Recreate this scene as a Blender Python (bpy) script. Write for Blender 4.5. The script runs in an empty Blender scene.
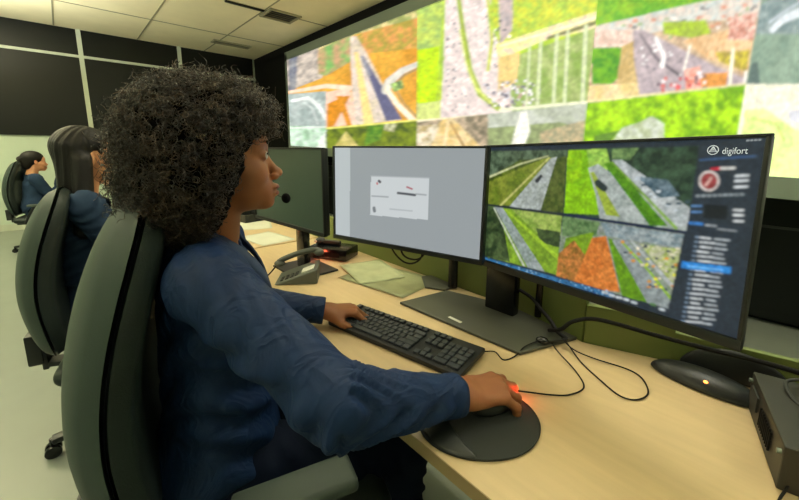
import bpy, bmesh, math, random
import numpy as np
from mathutils import Vector, Matrix
rng = np.random.default_rng(7); random.seed(7)
COL = bpy.context.scene.collection
R = math.radians
EXPO = 0.0

# ---------------------------------------------------------------- materials
def s2l(c):
    c = np.asarray(c, float) / 255.0
    return np.where(c <= 0.04045, c / 12.92, ((c + 0.055) / 1.055) ** 2.4)
def rgb(r, g, b): return tuple(s2l((r, g, b))) + (1.0,)
def mat(name, col, rough=0.5, metal=0.0, noise=0.0, scale=20.0, bump=0.0, bscale=200.0, emit=None, estr=1.0, spec=0.5, stretch=None, coat=0.0, trans=0.0):
    m = bpy.data.materials.new(name); m.use_nodes = True
    nt = m.node_tree; n = nt.nodes; l = nt.links; b = n['Principled BSDF']
    b.inputs['Base Color'].default_value = col
    b.inputs['Roughness'].default_value = rough
    b.inputs['Metallic'].default_value = metal
    b.inputs['Specular IOR Level'].default_value = spec
    b.inputs['Coat Weight'].default_value = coat
    b.inputs['Transmission Weight'].default_value = trans
    tc = n.new('ShaderNodeTexCoord'); mp = n.new('ShaderNodeMapping'); l.new(tc.outputs['Object'], mp.inputs['Vector'])
    if stretch: mp.inputs['Scale'].default_value = stretch
    if noise:
        t = n.new('ShaderNodeTexNoise'); t.inputs['Scale'].default_value = scale; t.inputs['Detail'].default_value = 5
        l.new(mp.outputs['Vector'], t.inputs['Vector'])
        r = n.new('ShaderNodeMapRange'); r.inputs['From Min'].default_value = .3; r.inputs['From Max'].default_value = .7
        r.inputs['To Min'].default_value = 1 - noise; r.inputs['To Max'].default_value = 1 + noise
        l.new(t.outputs['Fac'], r.inputs['Value'])
        mx = n.new('ShaderNodeVectorMath'); mx.operation = 'SCALE'; mx.inputs[0].default_value = col[:3]
        l.new(r.outputs['Result'], mx.inputs['Scale']); l.new(mx.outputs['Vector'], b.inputs['Base Color'])
    if bump:
        t2 = n.new('ShaderNodeTexNoise'); t2.inputs['Scale'].default_value = bscale; t2.inputs['Detail'].default_value = 3
        l.new(mp.outputs['Vector'], t2.inputs['Vector'])
        bp = n.new('ShaderNodeBump'); bp.inputs['Strength'].default_value = bump; bp.inputs['Distance'].default_value = .002
        l.new(t2.outputs['Fac'], bp.inputs['Height']); l.new(bp.outputs['Normal'], b.inputs['Normal'])
    if emit:
        b.inputs['Emission Color'].default_value = emit; b.inputs['Emission Strength'].default_value = estr
    return m
def screen_mat(name, strength):
    m = bpy.data.materials.new(name); m.use_nodes = True
    nt = m.node_tree; n = nt.nodes; l = nt.links; b = n['Principled BSDF']
    a = n.new('ShaderNodeAttribute'); a.attribute_name = 'Col'
    b.inputs['Base Color'].default_value = (.01, .01, .012, 1); b.inputs['Roughness'].default_value = .45
    b.inputs['Specular IOR Level'].default_value = .25
    l.new(a.outputs['Color'], b.inputs['Emission Color']); b.inputs['Emission Strength'].default_value = strength
    return m

def wrinkle(m, sc1=11, dist=.02, st=.7):
    n = m.node_tree.nodes; l = m.node_tree.links; b = n['Principled BSDF']; old = b.inputs['Normal'].links[0].from_node
    tc = n.new('ShaderNodeTexCoord'); mp = n.new('ShaderNodeMapping'); mp.inputs['Rotation'].default_value = (.4, .7, .5); mp.inputs['Scale'].default_value = (1, 2.6, 1); l.new(tc.outputs['Object'], mp.inputs['Vector'])
    t = n.new('ShaderNodeTexNoise'); t.inputs['Scale'].default_value = sc1; t.inputs['Detail'].default_value = 2.5; t.inputs['Distortion'].default_value = .8; l.new(mp.outputs['Vector'], t.inputs['Vector'])
    a = n.new('ShaderNodeMath'); a.operation = 'PINGPONG'; a.inputs[1].default_value = .16; l.new(t.outputs['Fac'], a.inputs[0])
    bp = n.new('ShaderNodeBump'); bp.inputs['Strength'].default_value = st; bp.inputs['Distance'].default_value = dist; l.new(a.outputs[0], bp.inputs['Height']); l.new(bp.outputs['Normal'], old.inputs['Normal'])
# ---------------------------------------------------------------- object helpers
def link(o, parent=None):
    COL.objects.link(o)
    if parent is not None: o.parent = parent
    return o
def tag(o, label=None, cat=None, group=None, kind=None):
    if label: o['label'] = label
    if cat: o['category'] = cat
    if group: o['group'] = group
    if kind: o['kind'] = kind
    return o
def thing(name, label, cat, loc=(0, 0, 0), rz=0, group=None):
    o = bpy.data.objects.new(name, None); o.empty_display_size = .05; link(o)
    o.location = loc; o.rotation_euler = (0, 0, rz)
    return tag(o, label, cat, group)
def nmesh(name, V, F, m, parent=None, smooth=True, cols=None):
    me = bpy.data.meshes.new(name)
    V = np.asarray(V, np.float32)
    if isinstance(F, np.ndarray) and F.ndim == 2:
        k = F.shape[1]; me.vertices.add(len(V)); me.vertices.foreach_set('co', V.ravel())
        me.loops.add(F.size); me.loops.foreach_set('vertex_index', F.astype(np.int32).ravel())
        me.polygons.add(len(F)); me.polygons.foreach_set('loop_start', (np.arange(len(F)) * k).astype(np.int32))
        me.polygons.foreach_set('loop_total', np.full(len(F), k, np.int32))
        me.update(calc_edges=True); me.validate()
    else:
        me.from_pydata([tuple(map(float, v)) for v in V], [], [tuple(int(i) for i in f) for f in F]); me.update()
    if smooth: me.polygons.foreach_set('use_smooth', np.ones(len(me.polygons), bool))
    if cols is not None:
        ca = me.color_attributes.new('Col', 'FLOAT_COLOR', 'POINT')
        c4 = np.ones((len(V), 4), np.float32); c4[:, :3] = cols; ca.data.foreach_set('color', c4.ravel())
    if m: me.materials.append(m)
    return link(bpy.data.objects.new(name, me), parent)
class MB:
    def __init__(s): s.bm = bmesh.new()
    def box(s, c, d, rot=None, bev=0.0, seg=2):
        t = bmesh.new(); bmesh.ops.create_cube(t, size=1)
        for v in t.verts: v.co = Vector((v.co.x * d[0], v.co.y * d[1], v.co.z * d[2]))
        if bev: bmesh.ops.bevel(t, geom=t.edges[:], offset=bev, segments=seg, profile=.6, affect='EDGES')
        M = Matrix.Translation(c) @ (rot.to_4x4() if rot is not None else Matrix())
        t.transform(M); s._add(t); return s
    def bar(s, a, b, w, h, bev=0.0):
        a, b = Vector(a), Vector(b); d = b - a
        return s.box((a + b) / 2, (d.length, w, h), d.to_track_quat('X', 'Z').to_matrix(), bev)
    def cyl(s, a, b, r, r2=None, n=24, bev=0.0):
        a, b = Vector(a), Vector(b); d = b - a; t = bmesh.new()
        bmesh.ops.create_cone(t, cap_ends=True, segments=n, radius1=r, radius2=r if r2 is None else r2, depth=d.length)
        if bev:
            es = [e for e in t.edges if abs(e.verts[0].co.z - e.verts[1].co.z) < 1e-6]
            bmesh.ops.bevel(t, geom=es, offset=bev, segments=2, profile=.6, affect='EDGES')
        t.transform(Matrix.Translation((a + b) / 2) @ d.to_track_quat('Z', 'Y').to_matrix().to_4x4()); s._add(t); return s
    def sph(s, c, r, rot=None, n=20):
        t = bmesh.new(); bmesh.ops.create_uvsphere(t, u_segments=n, v_segments=n // 2 + 2, radius=1)
        if not hasattr(r, '__len__'): r = (r, r, r)
        t.transform(Matrix.Translation(c) @ (rot.to_4x4() if rot is not None else Matrix()) @ Matrix.Diagonal((r[0], r[1], r[2], 1))); s._add(t); return s
    def prism(s, pts, z0, z1, bev=0.0):
        t = bmesh.new(); vs = [t.verts.new((x, y, z0)) for x, y in pts]; f = t.faces.new(vs)
        e = bmesh.ops.extrude_face_region(t, geom=[f]); bmesh.ops.translate(t, vec=(0, 0, z1 - z0), verts=[g for g in e['geom'] if isinstance(g, bmesh.types.BMVert)])
        bmesh.ops.recalc_face_normals(t, faces=t.faces)
        if bev: bmesh.ops.bevel(t, geom=t.edges[:], offset=bev, segments=2, profile=.6, affect='EDGES')
        s._add(t); return s
    def tube(s, pts, r, n=8, closed=False):
        V, F = tube_np(pts, r, n); t = bmesh.new(); vs = [t.verts.new(tuple(map(float, v))) for v in V]
        for f in F: t.faces.new([vs[i] for i in f])
        t.faces.new([vs[i] for i in range(n)][::-1]); t.faces.new([vs[len(V) - n + i] for i in range(n)])
        s._add(t); return s
    def _add(s, t):
        me = bpy.data.meshes.new('tmp'); t.to_mesh(me); t.free(); s.bm.from_mesh(me); bpy.data.meshes.remove(me)
    def build(s, name, m, parent=None, smooth=False, xf=None):
        if xf is not None: s.bm.transform(xf)
        bmesh.ops.recalc_face_normals(s.bm, faces=s.bm.faces)
        me = bpy.data.meshes.new(name); s.bm.to_mesh(me); s.bm.free(); me.materials.append(m)
        if smooth:
            me.polygons.foreach_set('use_smooth', np.ones(len(me.polygons), bool))
            me.set_sharp_from_angle(angle=R(38))
        return link(bpy.data.objects.new(name, me), parent)
def tube_np(pts, r, n=8):
    P = np.asarray(pts, float); T = np.gradient(P, axis=0); T /= np.linalg.norm(T, axis=1, keepdims=True) + 1e-12
    rr = np.full(len(P), r) if np.isscalar(r) else np.asarray(r, float)
    up = np.array([0, 0, 1.]) if abs(T[0, 2]) < .9 else np.array([1., 0, 0])
    N = np.cross(T[0], up); N /= np.linalg.norm(N); V = []
    for i in range(len(P)):
        N = N - T[i] * (N @ T[i]); N /= np.linalg.norm(N) + 1e-12; B = np.cross(T[i], N)
        for k in range(n):
            a = 2 * math.pi * k / n; V.append(P[i] + rr[i] * (math.cos(a) * N + math.sin(a) * B))
    F = [(i * n + k, i * n + (k + 1) % n, (i + 1) * n + (k + 1) % n, (i + 1) * n + k) for i in range(len(P) - 1) for k in range(n)]
    return np.array(V), np.array(F)
def spline(ctrl, n=60):
    C = np.asarray(ctrl, float); C = np.vstack([2 * C[0] - C[1], C, 2 * C[-1] - C[-2]]); out = []
    m = len(C) - 3; per = max(2, n // m)
    for i in range(m):
        p0, p1, p2, p3 = C[i:i + 4]
        for t in np.linspace(0, 1, per, endpoint=False):
            out.append(.5 * (2 * p1 + (p2 - p0) * t + (2 * p0 - 5 * p1 + 4 * p2 - p3) * t * t + (3 * p1 - p0 - 3 * p2 + p3) * t ** 3))
    out.append(C[-2]); return np.array(out)
def copy_tree(o, parent=None):
    c = o.copy(); COL.objects.link(c); c.parent = parent
    for ch in list(o.children): copy_tree(ch, c)
    return c

# ---------------------------------------------------------------- noise
def hsh(i, j, k=0, s=0):
    h = (i * 374761393 + j * 668265263 + k * 2147483647 + s * 974711) & 0xffffffff
    h = ((h ^ (h >> 13)) * 1274126177) & 0xffffffff
    return ((h ^ (h >> 16)) & 0xffff) / 65535.0
def vnoise(x, y, s=0):
    xi = np.floor(x).astype(np.int64); yi = np.floor(y).astype(np.int64); fx = x - xi; fy = y - yi
    fx = fx * fx * (3 - 2 * fx); fy = fy * fy * (3 - 2 * fy)
    a = hsh(xi, yi, 0, s); b = hsh(xi + 1, yi, 0, s); c = hsh(xi, yi + 1, 0, s); d = hsh(xi + 1, yi + 1, 0, s)
    return (a * (1 - fx) + b * fx) * (1 - fy) + (c * (1 - fx) + d * fx) * fy
def fbm(x, y, s=0, o=3):
    v = 0; a = .5; t = 0
    for k in range(o): v = v + a * vnoise(x * 2 ** k, y * 2 ** k, s + k); t += a; a *= .6
    return v / t
def vnoise3(P, s=0):
    return (vnoise(P[:, 0] + P[:, 2] * .7, P[:, 1] + P[:, 2] * .31, s) + vnoise(P[:, 1] - P[:, 0] * .4, P[:, 2] + P[:, 0] * .2, s + 5) + vnoise(P[:, 2] - P[:, 1] * .3, P[:, 0] + 7, s + 9)) / 3

# ---------------------------------------------------------------- signed distance modelling (organic shapes)
def smin(a, b, k):
    if k <= 0: return np.minimum(a, b)
    h = np.clip(.5 + .5 * (b - a) / k, 0, 1); return b * (1 - h) + a * h - k * h * (1 - h)
def smax(a, b, k): return -smin(-a, -b, k)
def ell(P, c, r, M=None):
    q = P - np.asarray(c, np.float32)
    if M is not None: q = q @ np.asarray(M, np.float32)
    r = np.asarray(r, np.float32); k0 = np.linalg.norm(q / r, axis=1); k1 = np.linalg.norm(q / (r * r), axis=1)
    return k0 * (k0 - 1) / (k1 + 1e-9)
def cone(P, a, b, ra, rb):
    a = np.asarray(a, np.float32); b = np.asarray(b, np.float32); d = b - a
    t = np.clip((P - a) @ d / (d @ d + 1e-12), 0, 1)
    return np.linalg.norm(P - a - t[:, None] * d, axis=1) - (ra + (rb - ra) * t)
def rbox(P, c, h, rad, M=None):
    q = P - np.asarray(c, np.float32)
    if M is not None: q = q @ np.asarray(M, np.float32)
    q = np.abs(q) - (np.asarray(h, np.float32) - rad)
    return np.linalg.norm(np.maximum(q, 0), axis=1) + np.minimum(q.max(axis=1), 0) - rad
def snet(f, lo, hi, h):
    lo = np.asarray(lo, float); hi = np.asarray(hi, float); n = np.ceil((hi - lo) / h).astype(int) + 1
    ax = [lo[i] + h * np.arange(n[i]) for i in range(3)]
    G = np.empty(tuple(n), np.float32)
    ch = max(1, int(400000 / (n[1] * n[2])))
    for i in range(0, n[0], ch):
        X, Y, Z = np.meshgrid(ax[0][i:i + ch], ax[1], ax[2], indexing='ij')
        P = np.stack([X.ravel(), Y.ravel(), Z.ravel()], 1).astype(np.float32); G[i:i + ch] = f(P).reshape(X.shape)
    S = G < 0; m = tuple(n - 1); acc = np.zeros(m + (3,), np.float32); cnt = np.zeros(m, np.int32)
    offs = [(a, b, c) for a in (0, 1) for b in (0, 1) for c in (0, 1)]
    sl = lambda o: tuple(slice(o[i], o[i] + m[i]) for i in range(3))
    for ax_ in range(3):
        for o in offs:
            if o[ax_]: continue
            o2 = list(o); o2[ax_] = 1; A = G[sl(o)]; B = G[sl(o2)]; cr = (A < 0) != (B < 0)
            t = np.where(cr, A / np.where(cr, A - B, 1), 0)
            for k in range(3):
                acc[..., k] += np.where(cr, o[k] + (t if k == ax_ else 0), 0)
            cnt += cr
    act = cnt > 0; idx = -np.ones(m, np.int64); idx[act] = np.arange(act.sum())
    I = np.argwhere(act); V = lo + h * (I + acc[act] / cnt[act][:, None]); F = []
    for ax_ in range(3):
        u, v = (ax_ + 1) % 3, (ax_ + 2) % 3
        a = [slice(None)] * 3; b = [slice(None)] * 3; a[ax_] = slice(0, n[ax_] - 1); b[ax_] = slice(1, n[ax_])
        A = S[tuple(a)]; B = S[tuple(b)]; E = np.argwhere(A != B)
        E = E[(E[:, u] > 0) & (E[:, v] > 0) & (E[:, u] < m[u]) & (E[:, v] < m[v])]
        def g(du, dv):
            q = E.copy(); q[:, u] -= du; q[:, v] -= dv; return idx[q[:, 0], q[:, 1], q[:, 2]]
        q = np.stack([g(1, 1), g(0, 1), g(0, 0), g(1, 0)], 1)
        flip = ~A[E[:, 0], E[:, 1], E[:, 2]]; q[flip] = q[flip][:, ::-1]; F.append(q)
    F = np.vstack(F); F = F[(F >= 0).all(1)]
    return V, F
def vnormals(V, F):
    n = np.cross(V[F[:, 2]] - V[F[:, 0]], V[F[:, 3]] - V[F[:, 1]]); N = np.zeros_like(V)
    for k in range(4): np.add.at(N, F[:, k], n)
    return N / (np.linalg.norm(N, axis=1, keepdims=True) + 1e-12)
def relax(V, F, it=2, lam=.5):
    for _ in range(it):
        A = np.zeros_like(V); c = np.zeros(len(V))
        for k in range(4):
            a, b = F[:, k], F[:, (k + 1) % 4]; np.add.at(A, a, V[b]); np.add.at(c, a, 1); np.add.at(A, b, V[a]); np.add.at(c, b, 1)
        V = V * (1 - lam) + lam * A / np.maximum(c, 1)[:, None]
    return V
def joinm(parts):
    V = []; F = []; o = 0
    for v, f in parts: V.append(v); F.append(f + o); o += len(v)
    return np.vstack(V), np.vstack(F)

# ---------------------------------------------------------------- camera (measured from the photograph's vanishing points)
CF, CPX, CPY, CPITCH, CROLL, CYAW = 365.0, 399.5, 217.0, R(10.4), R(.43), R(42.4)
CZ = 1.27
fw = np.array([math.sin(CYAW) * math.cos(CPITCH), math.cos(CYAW) * math.cos(CPITCH), -math.sin(CPITCH)])
rt = np.array([math.cos(CYAW), -math.sin(CYAW), 0]); up = np.cross(rt, fw)
rt2 = rt * math.cos(CROLL) + up * math.sin(CROLL); up2 = up * math.cos(CROLL) - rt * math.sin(CROLL)
def photo_xy(P):     # measured picture coordinates of points on a flat display, used to lay out its artwork
    q = P - np.array([0, 0, CZ]); z = q @ fw
    return CPX + CF * (q @ rt2) / z, CPY - CF * (q @ up2) / z
def on_plane(x, y, p0, n):
    d = (x - CPX) / CF * rt2 - (y - CPY) / CF * up2 + fw; o = np.array([0, 0, CZ]); n = np.asarray(n, float)
    return o + d * (((np.asarray(p0) - o) @ n) / (d @ n))
cd = bpy.data.cameras.new('camera'); cd.sensor_width = 36; cd.lens = CF / 799 * 36; cd.shift_y = -(250 - CPY) / 799
cd.clip_start = .02
cam = bpy.data.objects.new('camera', cd); COL.objects.link(cam)
M = Matrix.Identity(4)
for i in range(3): M[i][0] = rt2[i]; M[i][1] = up2[i]; M[i][2] = -fw[i]
M[2][3] = CZ; cam.matrix_world = M; bpy.context.scene.camera = cam
sc = bpy.context.scene; vs = sc.view_settings
vs.view_transform = 'Standard'; vs.look = 'None'; vs.exposure = EXPO; vs.gamma = 1; vs.use_curve_mapping = False
EM = 2.0 ** -EXPO

# ---------------------------------------------------------------- palette
M_floor = mat('floor_vinyl', rgb(132, 140, 132), .35, noise=.05, scale=3)
M_wall = mat('wall_paint', rgb(190, 206, 190), .7, noise=.02, scale=2)
M_ceil = mat('ceiling_tile', rgb(238, 228, 192), .9, noise=.03, scale=4, bump=.2)
M_seam = mat('ceiling_grid', rgb(150, 146, 118), .7)
M_black = mat('black_panel', rgb(11, 15, 14), .35, noise=.1, scale=2, spec=.3)
M_blackmatte = mat('matte_black', rgb(9, 9, 9), .8, spec=.2)
M_trim = mat('pale_trim', rgb(190, 198, 182), .5)
M_alu = mat('grey_frame', rgb(122, 134, 124), .45)
M_desk = mat('desk_laminate', rgb(202, 178, 138), .42, noise=.05, scale=7, stretch=(8, 1, 1), bump=.05, bscale=60)
M_deskedge = mat('desk_edging', rgb(150, 128, 92), .6)
M_green = mat('green_panel', rgb(108, 122, 64), .45, noise=.05, scale=5)
M_leg = mat('desk_steel', rgb(48, 50, 48), .5)
M_plastic = mat('black_plastic', rgb(26, 29, 31), .42, bump=.05, bscale=900)
M_gloss = mat('glossy_black', rgb(16, 18, 20), .2)
M_plate = mat('dark_plate', rgb(66, 68, 60), .38, noise=.08, scale=9)
M_key = mat('key_plastic', rgb(48, 54, 62), .45)
M_keybase = mat('keyboard_plastic', rgb(22, 25, 28), .5)
M_pad = mat('mouse_mat_cloth', rgb(40, 44, 42), .8, bump=.3, bscale=1500)
M_rest = mat('gel_rest', rgb(34, 38, 36), .4)
M_cable = mat('cable_rubber', rgb(12, 12, 12), .6, spec=.2)
M_shell = mat('chair_shell', rgb(58, 70, 66), .5, spec=.3, noise=.04, scale=12, bump=.15, bscale=500)
M_leather = mat('chair_leather', rgb(44, 52, 50), .45, spec=.3, noise=.1, scale=10, bump=.3, bscale=350)
M_armpad = mat('arm_pad', rgb(66, 76, 70), .55, spec=.3, bump=.1, bscale=600)
M_navy = mat('navy_cloth', rgb(16, 41, 80), .6, noise=.12, scale=30, bump=.25, bscale=1200, spec=.28)
wrinkle(M_navy)
M_trouser = mat('trouser_cloth', rgb(12, 20, 38), .8, bump=.25, bscale=1200, spec=.1)
M_shirt2 = mat('blue_grey_cloth', rgb(40, 58, 84), .8, noise=.1, scale=20, spec=.15)
M_shoe = mat('shoe_leather', rgb(20, 20, 20), .4)
M_hair = mat('dark_hair', rgb(16, 12, 11), .5, noise=.2, scale=200, bump=.3, bscale=500, spec=.3)
M_paper = mat('paper', rgb(196, 198, 182), .8, noise=.06, scale=9)
M_paper2 = mat('printed_paper', rgb(172, 178, 140), .7, noise=.16, scale=14)
def skin(name, c):
    m = mat(name, c, .48, noise=.06, scale=25, bump=.12, bscale=900, spec=.45)
    b = m.node_tree.nodes['Principled BSDF']; b.inputs['Subsurface Weight'].default_value = .12
    b.inputs['Subsurface Radius'].default_value = (.6, .25, .12); b.inputs['Subsurface Scale'].default_value = .01
    return m
M_skin = skin('brown_skin', rgb(150, 94, 60)); M_skin2 = skin('light_skin', rgb(206, 148, 112))
M_lips = skin('lips', rgb(128, 66, 56))
M_nail = mat('fingernail', rgb(214, 168, 150), .25)
M_eye = mat('eye_white', rgb(200, 195, 185), .15); M_iris = mat('iris', rgb(28, 16, 10), .1)
M_red = mat('red_led', rgb(200, 20, 10), .4, emit=(1, .06, .02, 1), estr=9)
M_orange = mat('orange_led', rgb(240, 110, 40), .4, emit=(1, .22, .04, 1), estr=7)
M_white = mat('white_plastic', rgb(206, 206, 194), .5)
M_lamp = mat('fill_bar_diffuser', rgb(250, 250, 240), .5, emit=(1, .98, .86, 1), estr=6)  # glowing face of the added, unseen light bars
def hair_mat(name, c1, c2):
    m = bpy.data.materials.new(name); m.use_nodes = True; n = m.node_tree.nodes; l = m.node_tree.links; b = n['Principled BSDF']
    a = n.new('ShaderNodeAttribute'); a.attribute_name = 'Col'; r = n.new('ShaderNodeMix'); r.data_type = 'RGBA'
    r.inputs[6].default_value = c1; r.inputs[7].default_value = c2
    l.new(a.outputs['Fac'], r.inputs[0]); l.new(r.outputs[2], b.inputs['Base Color'])
    b.inputs['Roughness'].default_value = .3; b.inputs['Specular IOR Level'].default_value = .6
    return m
M_hairbase = mat('hair_root_mass', rgb(10, 8, 7), .95, spec=.05)
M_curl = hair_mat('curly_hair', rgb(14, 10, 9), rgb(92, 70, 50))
# ================================================================ room
CEIL, BACK, SIDE, LEFT, REAR = 3.12, 8.12, 3.86, -3.2, -2.6
def struct(o, lab=None): o['kind'] = 'structure'; return o
struct(MB().box(((LEFT + SIDE) / 2, (BACK + REAR) / 2, -.05), (SIDE - LEFT + .4, BACK - REAR + .4, .1)).build('floor', M_floor))
# ceiling slab, with recessed grid seams
ce = struct(MB().box(((LEFT + SIDE) / 2, (BACK + REAR) / 2, CEIL + .06), (SIDE - LEFT + .4, BACK - REAR + .4, .12)).build('ceiling', M_ceil))
g = MB()
x = .13 - 1.06 * 3
while x < SIDE:
    if x > LEFT: g.box((x, (BACK + REAR) / 2, CEIL - .002), (.018, BACK - REAR, .006))
    x += 1.06
y = 6.72
while y > REAR: g.box(((LEFT + SIDE) / 2, y, CEIL - .002), (SIDE - LEFT, .022, .006)); y -= 1.52
struct(g.build('trim_ceiling_grid', M_seam))
struct(MB().box(((LEFT + SIDE) / 2, BACK + .08, CEIL / 2), (SIDE - LEFT + .4, .16, CEIL)).build('wall_back', M_wall))
struct(MB().box(((LEFT + SIDE) / 2, REAR - .08, CEIL / 2), (SIDE - LEFT + .4, .16, CEIL)).build('wall_rear', M_wall))
struct(MB().box((LEFT - .08, (BACK + REAR) / 2, CEIL / 2), (.16, BACK - REAR, CEIL)).build('wall_left', M_wall))
struct(MB().box((SIDE + .08, (BACK + REAR) / 2, CEIL / 2), (.16, BACK - REAR, CEIL)).build('wall_right', M_blackmatte))
# dark glazed upper band on the back wall: one pane per bay with pale trim bars
bays = [-2.4, -1.0, .41, 1.82, 3.2]
xs = [LEFT] + bays + [SIDE]
for i in range(len(xs) - 1):
    a, b = xs[i] + .0, xs[i + 1]
    w = thing('blackout_panel', ['', '', 'black upper wall panel left of the first pale upright', 'black upper wall panel between the two pale uprights', 'black upper wall panel right of the second pale upright', 'black upper wall panel in the far corner beside the video wall'][i] if i in (2, 3, 4, 5) else 'black upper wall panel out of view at the far left', 'wall panel', ((a + b) / 2, BACK, 0), 0, 'black upper wall panels')
    MB().box((0, -.012, (1.455 + 2.69) / 2), (b - a - .05, .03, 2.69 - 1.455)).build('lower_panel', M_black, w)
    MB().box((0, -.012, (2.73 + CEIL) / 2), (b - a - .05, .03, CEIL - 2.73)).build('upper_panel', M_black, w)
g = MB(); g.box(((LEFT + SIDE) / 2, BACK - .02, 2.71), (SIDE - LEFT, .045, .04))
for x in bays[:-1]: g.box((x, BACK - .025, (1.455 + CEIL) / 2), (.06, .055, CEIL - 1.455))
struct(g.build('trim_back', M_trim))
struct(MB().box(((LEFT + SIDE) / 2, BACK - .01, .05), (SIDE - LEFT, .02, .1)).build('baseboard_back', M_trim))
# black soffit between the ceiling and the video wall, and the dark wall below it
struct(MB().box((3.53, (BACK + REAR) / 2, 3.04), (.62, BACK - REAR, .155)).build('trim_soffit', M_blackmatte))
struct(MB().box((3.33, 7.35, 1.54), (.22, 1.5, 2.9)).build('trim_corner', M_blackmatte))
# ceiling vents
def vent(cx, cy, w, d, lab):
    t = thing('ceiling_vent', lab, 'vent', (cx, cy, CEIL), 0, 'ceiling vents')
    f = MB(); f.box((0, d / 2, -.012), (w + .04, .03, .024)).box((0, -d / 2, -.012), (w + .04, .03, .024)).box((w / 2, 0, -.012), (.03, d, .024)).box((-w / 2, 0, -.012), (.03, d, .024))
    f.build('frame', M_seam, t)
    MB().box((0, 0, -.004), (w, d, .006)).build('backing', M_black, t)
    n = max(2, int(d / .06))
    for k in range(n):
        MB().box((0, -d / 2 + d * (k + .5) / n, -.012), (w, .02, .004), Matrix.Rotation(.5, 3, 'X')).build('slat', M_seam, t)
vent(2.5, 5.25, .42, .34, 'square ceiling air vent nearer the video wall')
vent(2.47, 7.2, .6, .16, 'narrow slot ceiling vent near the back wall')
MB().box((2.0, 5.22, CEIL - .01), (.5, .05, .02), None, .004).build('ceiling_slot', M_black)
tag(bpy.data.objects['ceiling_slot'], 'dark linear slot in the ceiling left of the square vent', 'vent')
# added unseen light bars, put in to brighten the ceiling above and the room below
def fill_light_bar(cx, cy, w, d, down, up_):
    lz = 2.25 if cy > 3 else 2.82
    t = thing('added_light_bar', 'added white light bar, unseen overhead, brightening the ceiling and room', 'added light', (cx, cy, lz), 0, 'added unseen light bars')
    f = MB(); f.box((0, d / 2, 0), (w + .06, .02, .06)).box((0, -d / 2, 0), (w + .06, .02, .06)).box((w / 2 + .02, 0, 0), (.02, d, .06)).box((-w / 2 - .02, 0, 0), (.02, d, .06))
    f.build('frame', M_trim, t)
    MB().box((0, 0, -.01), (w, d - .03, .012)).build('diffuser', M_lamp, t)
    for s in (-1, 1): MB().cyl((s * w * .4, 0, 0), (s * w * .4, 0, CEIL - lz), .004, n=8).build('suspension_rod', M_trim, t)
    for e, z_, rx in ((down, -.03, 0), (up_, .04, math.pi)):
        ld = bpy.data.lights.new('fill_lamp', 'AREA'); ld.shape = 'RECTANGLE'; ld.size = w; ld.size_y = d; ld.energy = e; ld.color = LC
        lo = bpy.data.objects.new('fill_lamp', ld); link(lo); lo.location = (cx, cy, lz + z_); lo.rotation_euler = (rx, 0, 0)
LC = (1, 1, .86)
for i, (x, y, p, q_) in enumerate([(1.5, .3, 14, 9), (-1.0, .2, 3, 10), (1.5, 2.1, 9, 18), (-1.2, 3.4, 2, 46), (-1.2, 6.0, 2, 74), (1.2, -1.6, 2, 8), (-2.4, 1.6, 2, 16)]):
    fill_light_bar(x, y, 1.0, .24, p * .72, q_ * 1.9)
# dark skirting cabinet run below the video wall
cb = thing('wall_cabinet', 'long black base unit under the video wall', 'cabinet', (3.79, 2.4, 0))
MB().box((.02, 0, .52), (.10, 9.4, .94)).build('carcass', M_black, cb)
MB().box((.01, 0, 1.0), (.13, 9.4, .03)).build('top', M_blackmatte, cb)
for k in range(10): MB().box((-.035, -4.2 + k * .94, .54), (.012, .92, .84), None, .003).build('door', M_black, cb)
for z_, s in ((.72, .02),): MB().box((-.046, 0, .74), (.012, 9.3, .018)).build('rail', M_leg, cb)
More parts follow.
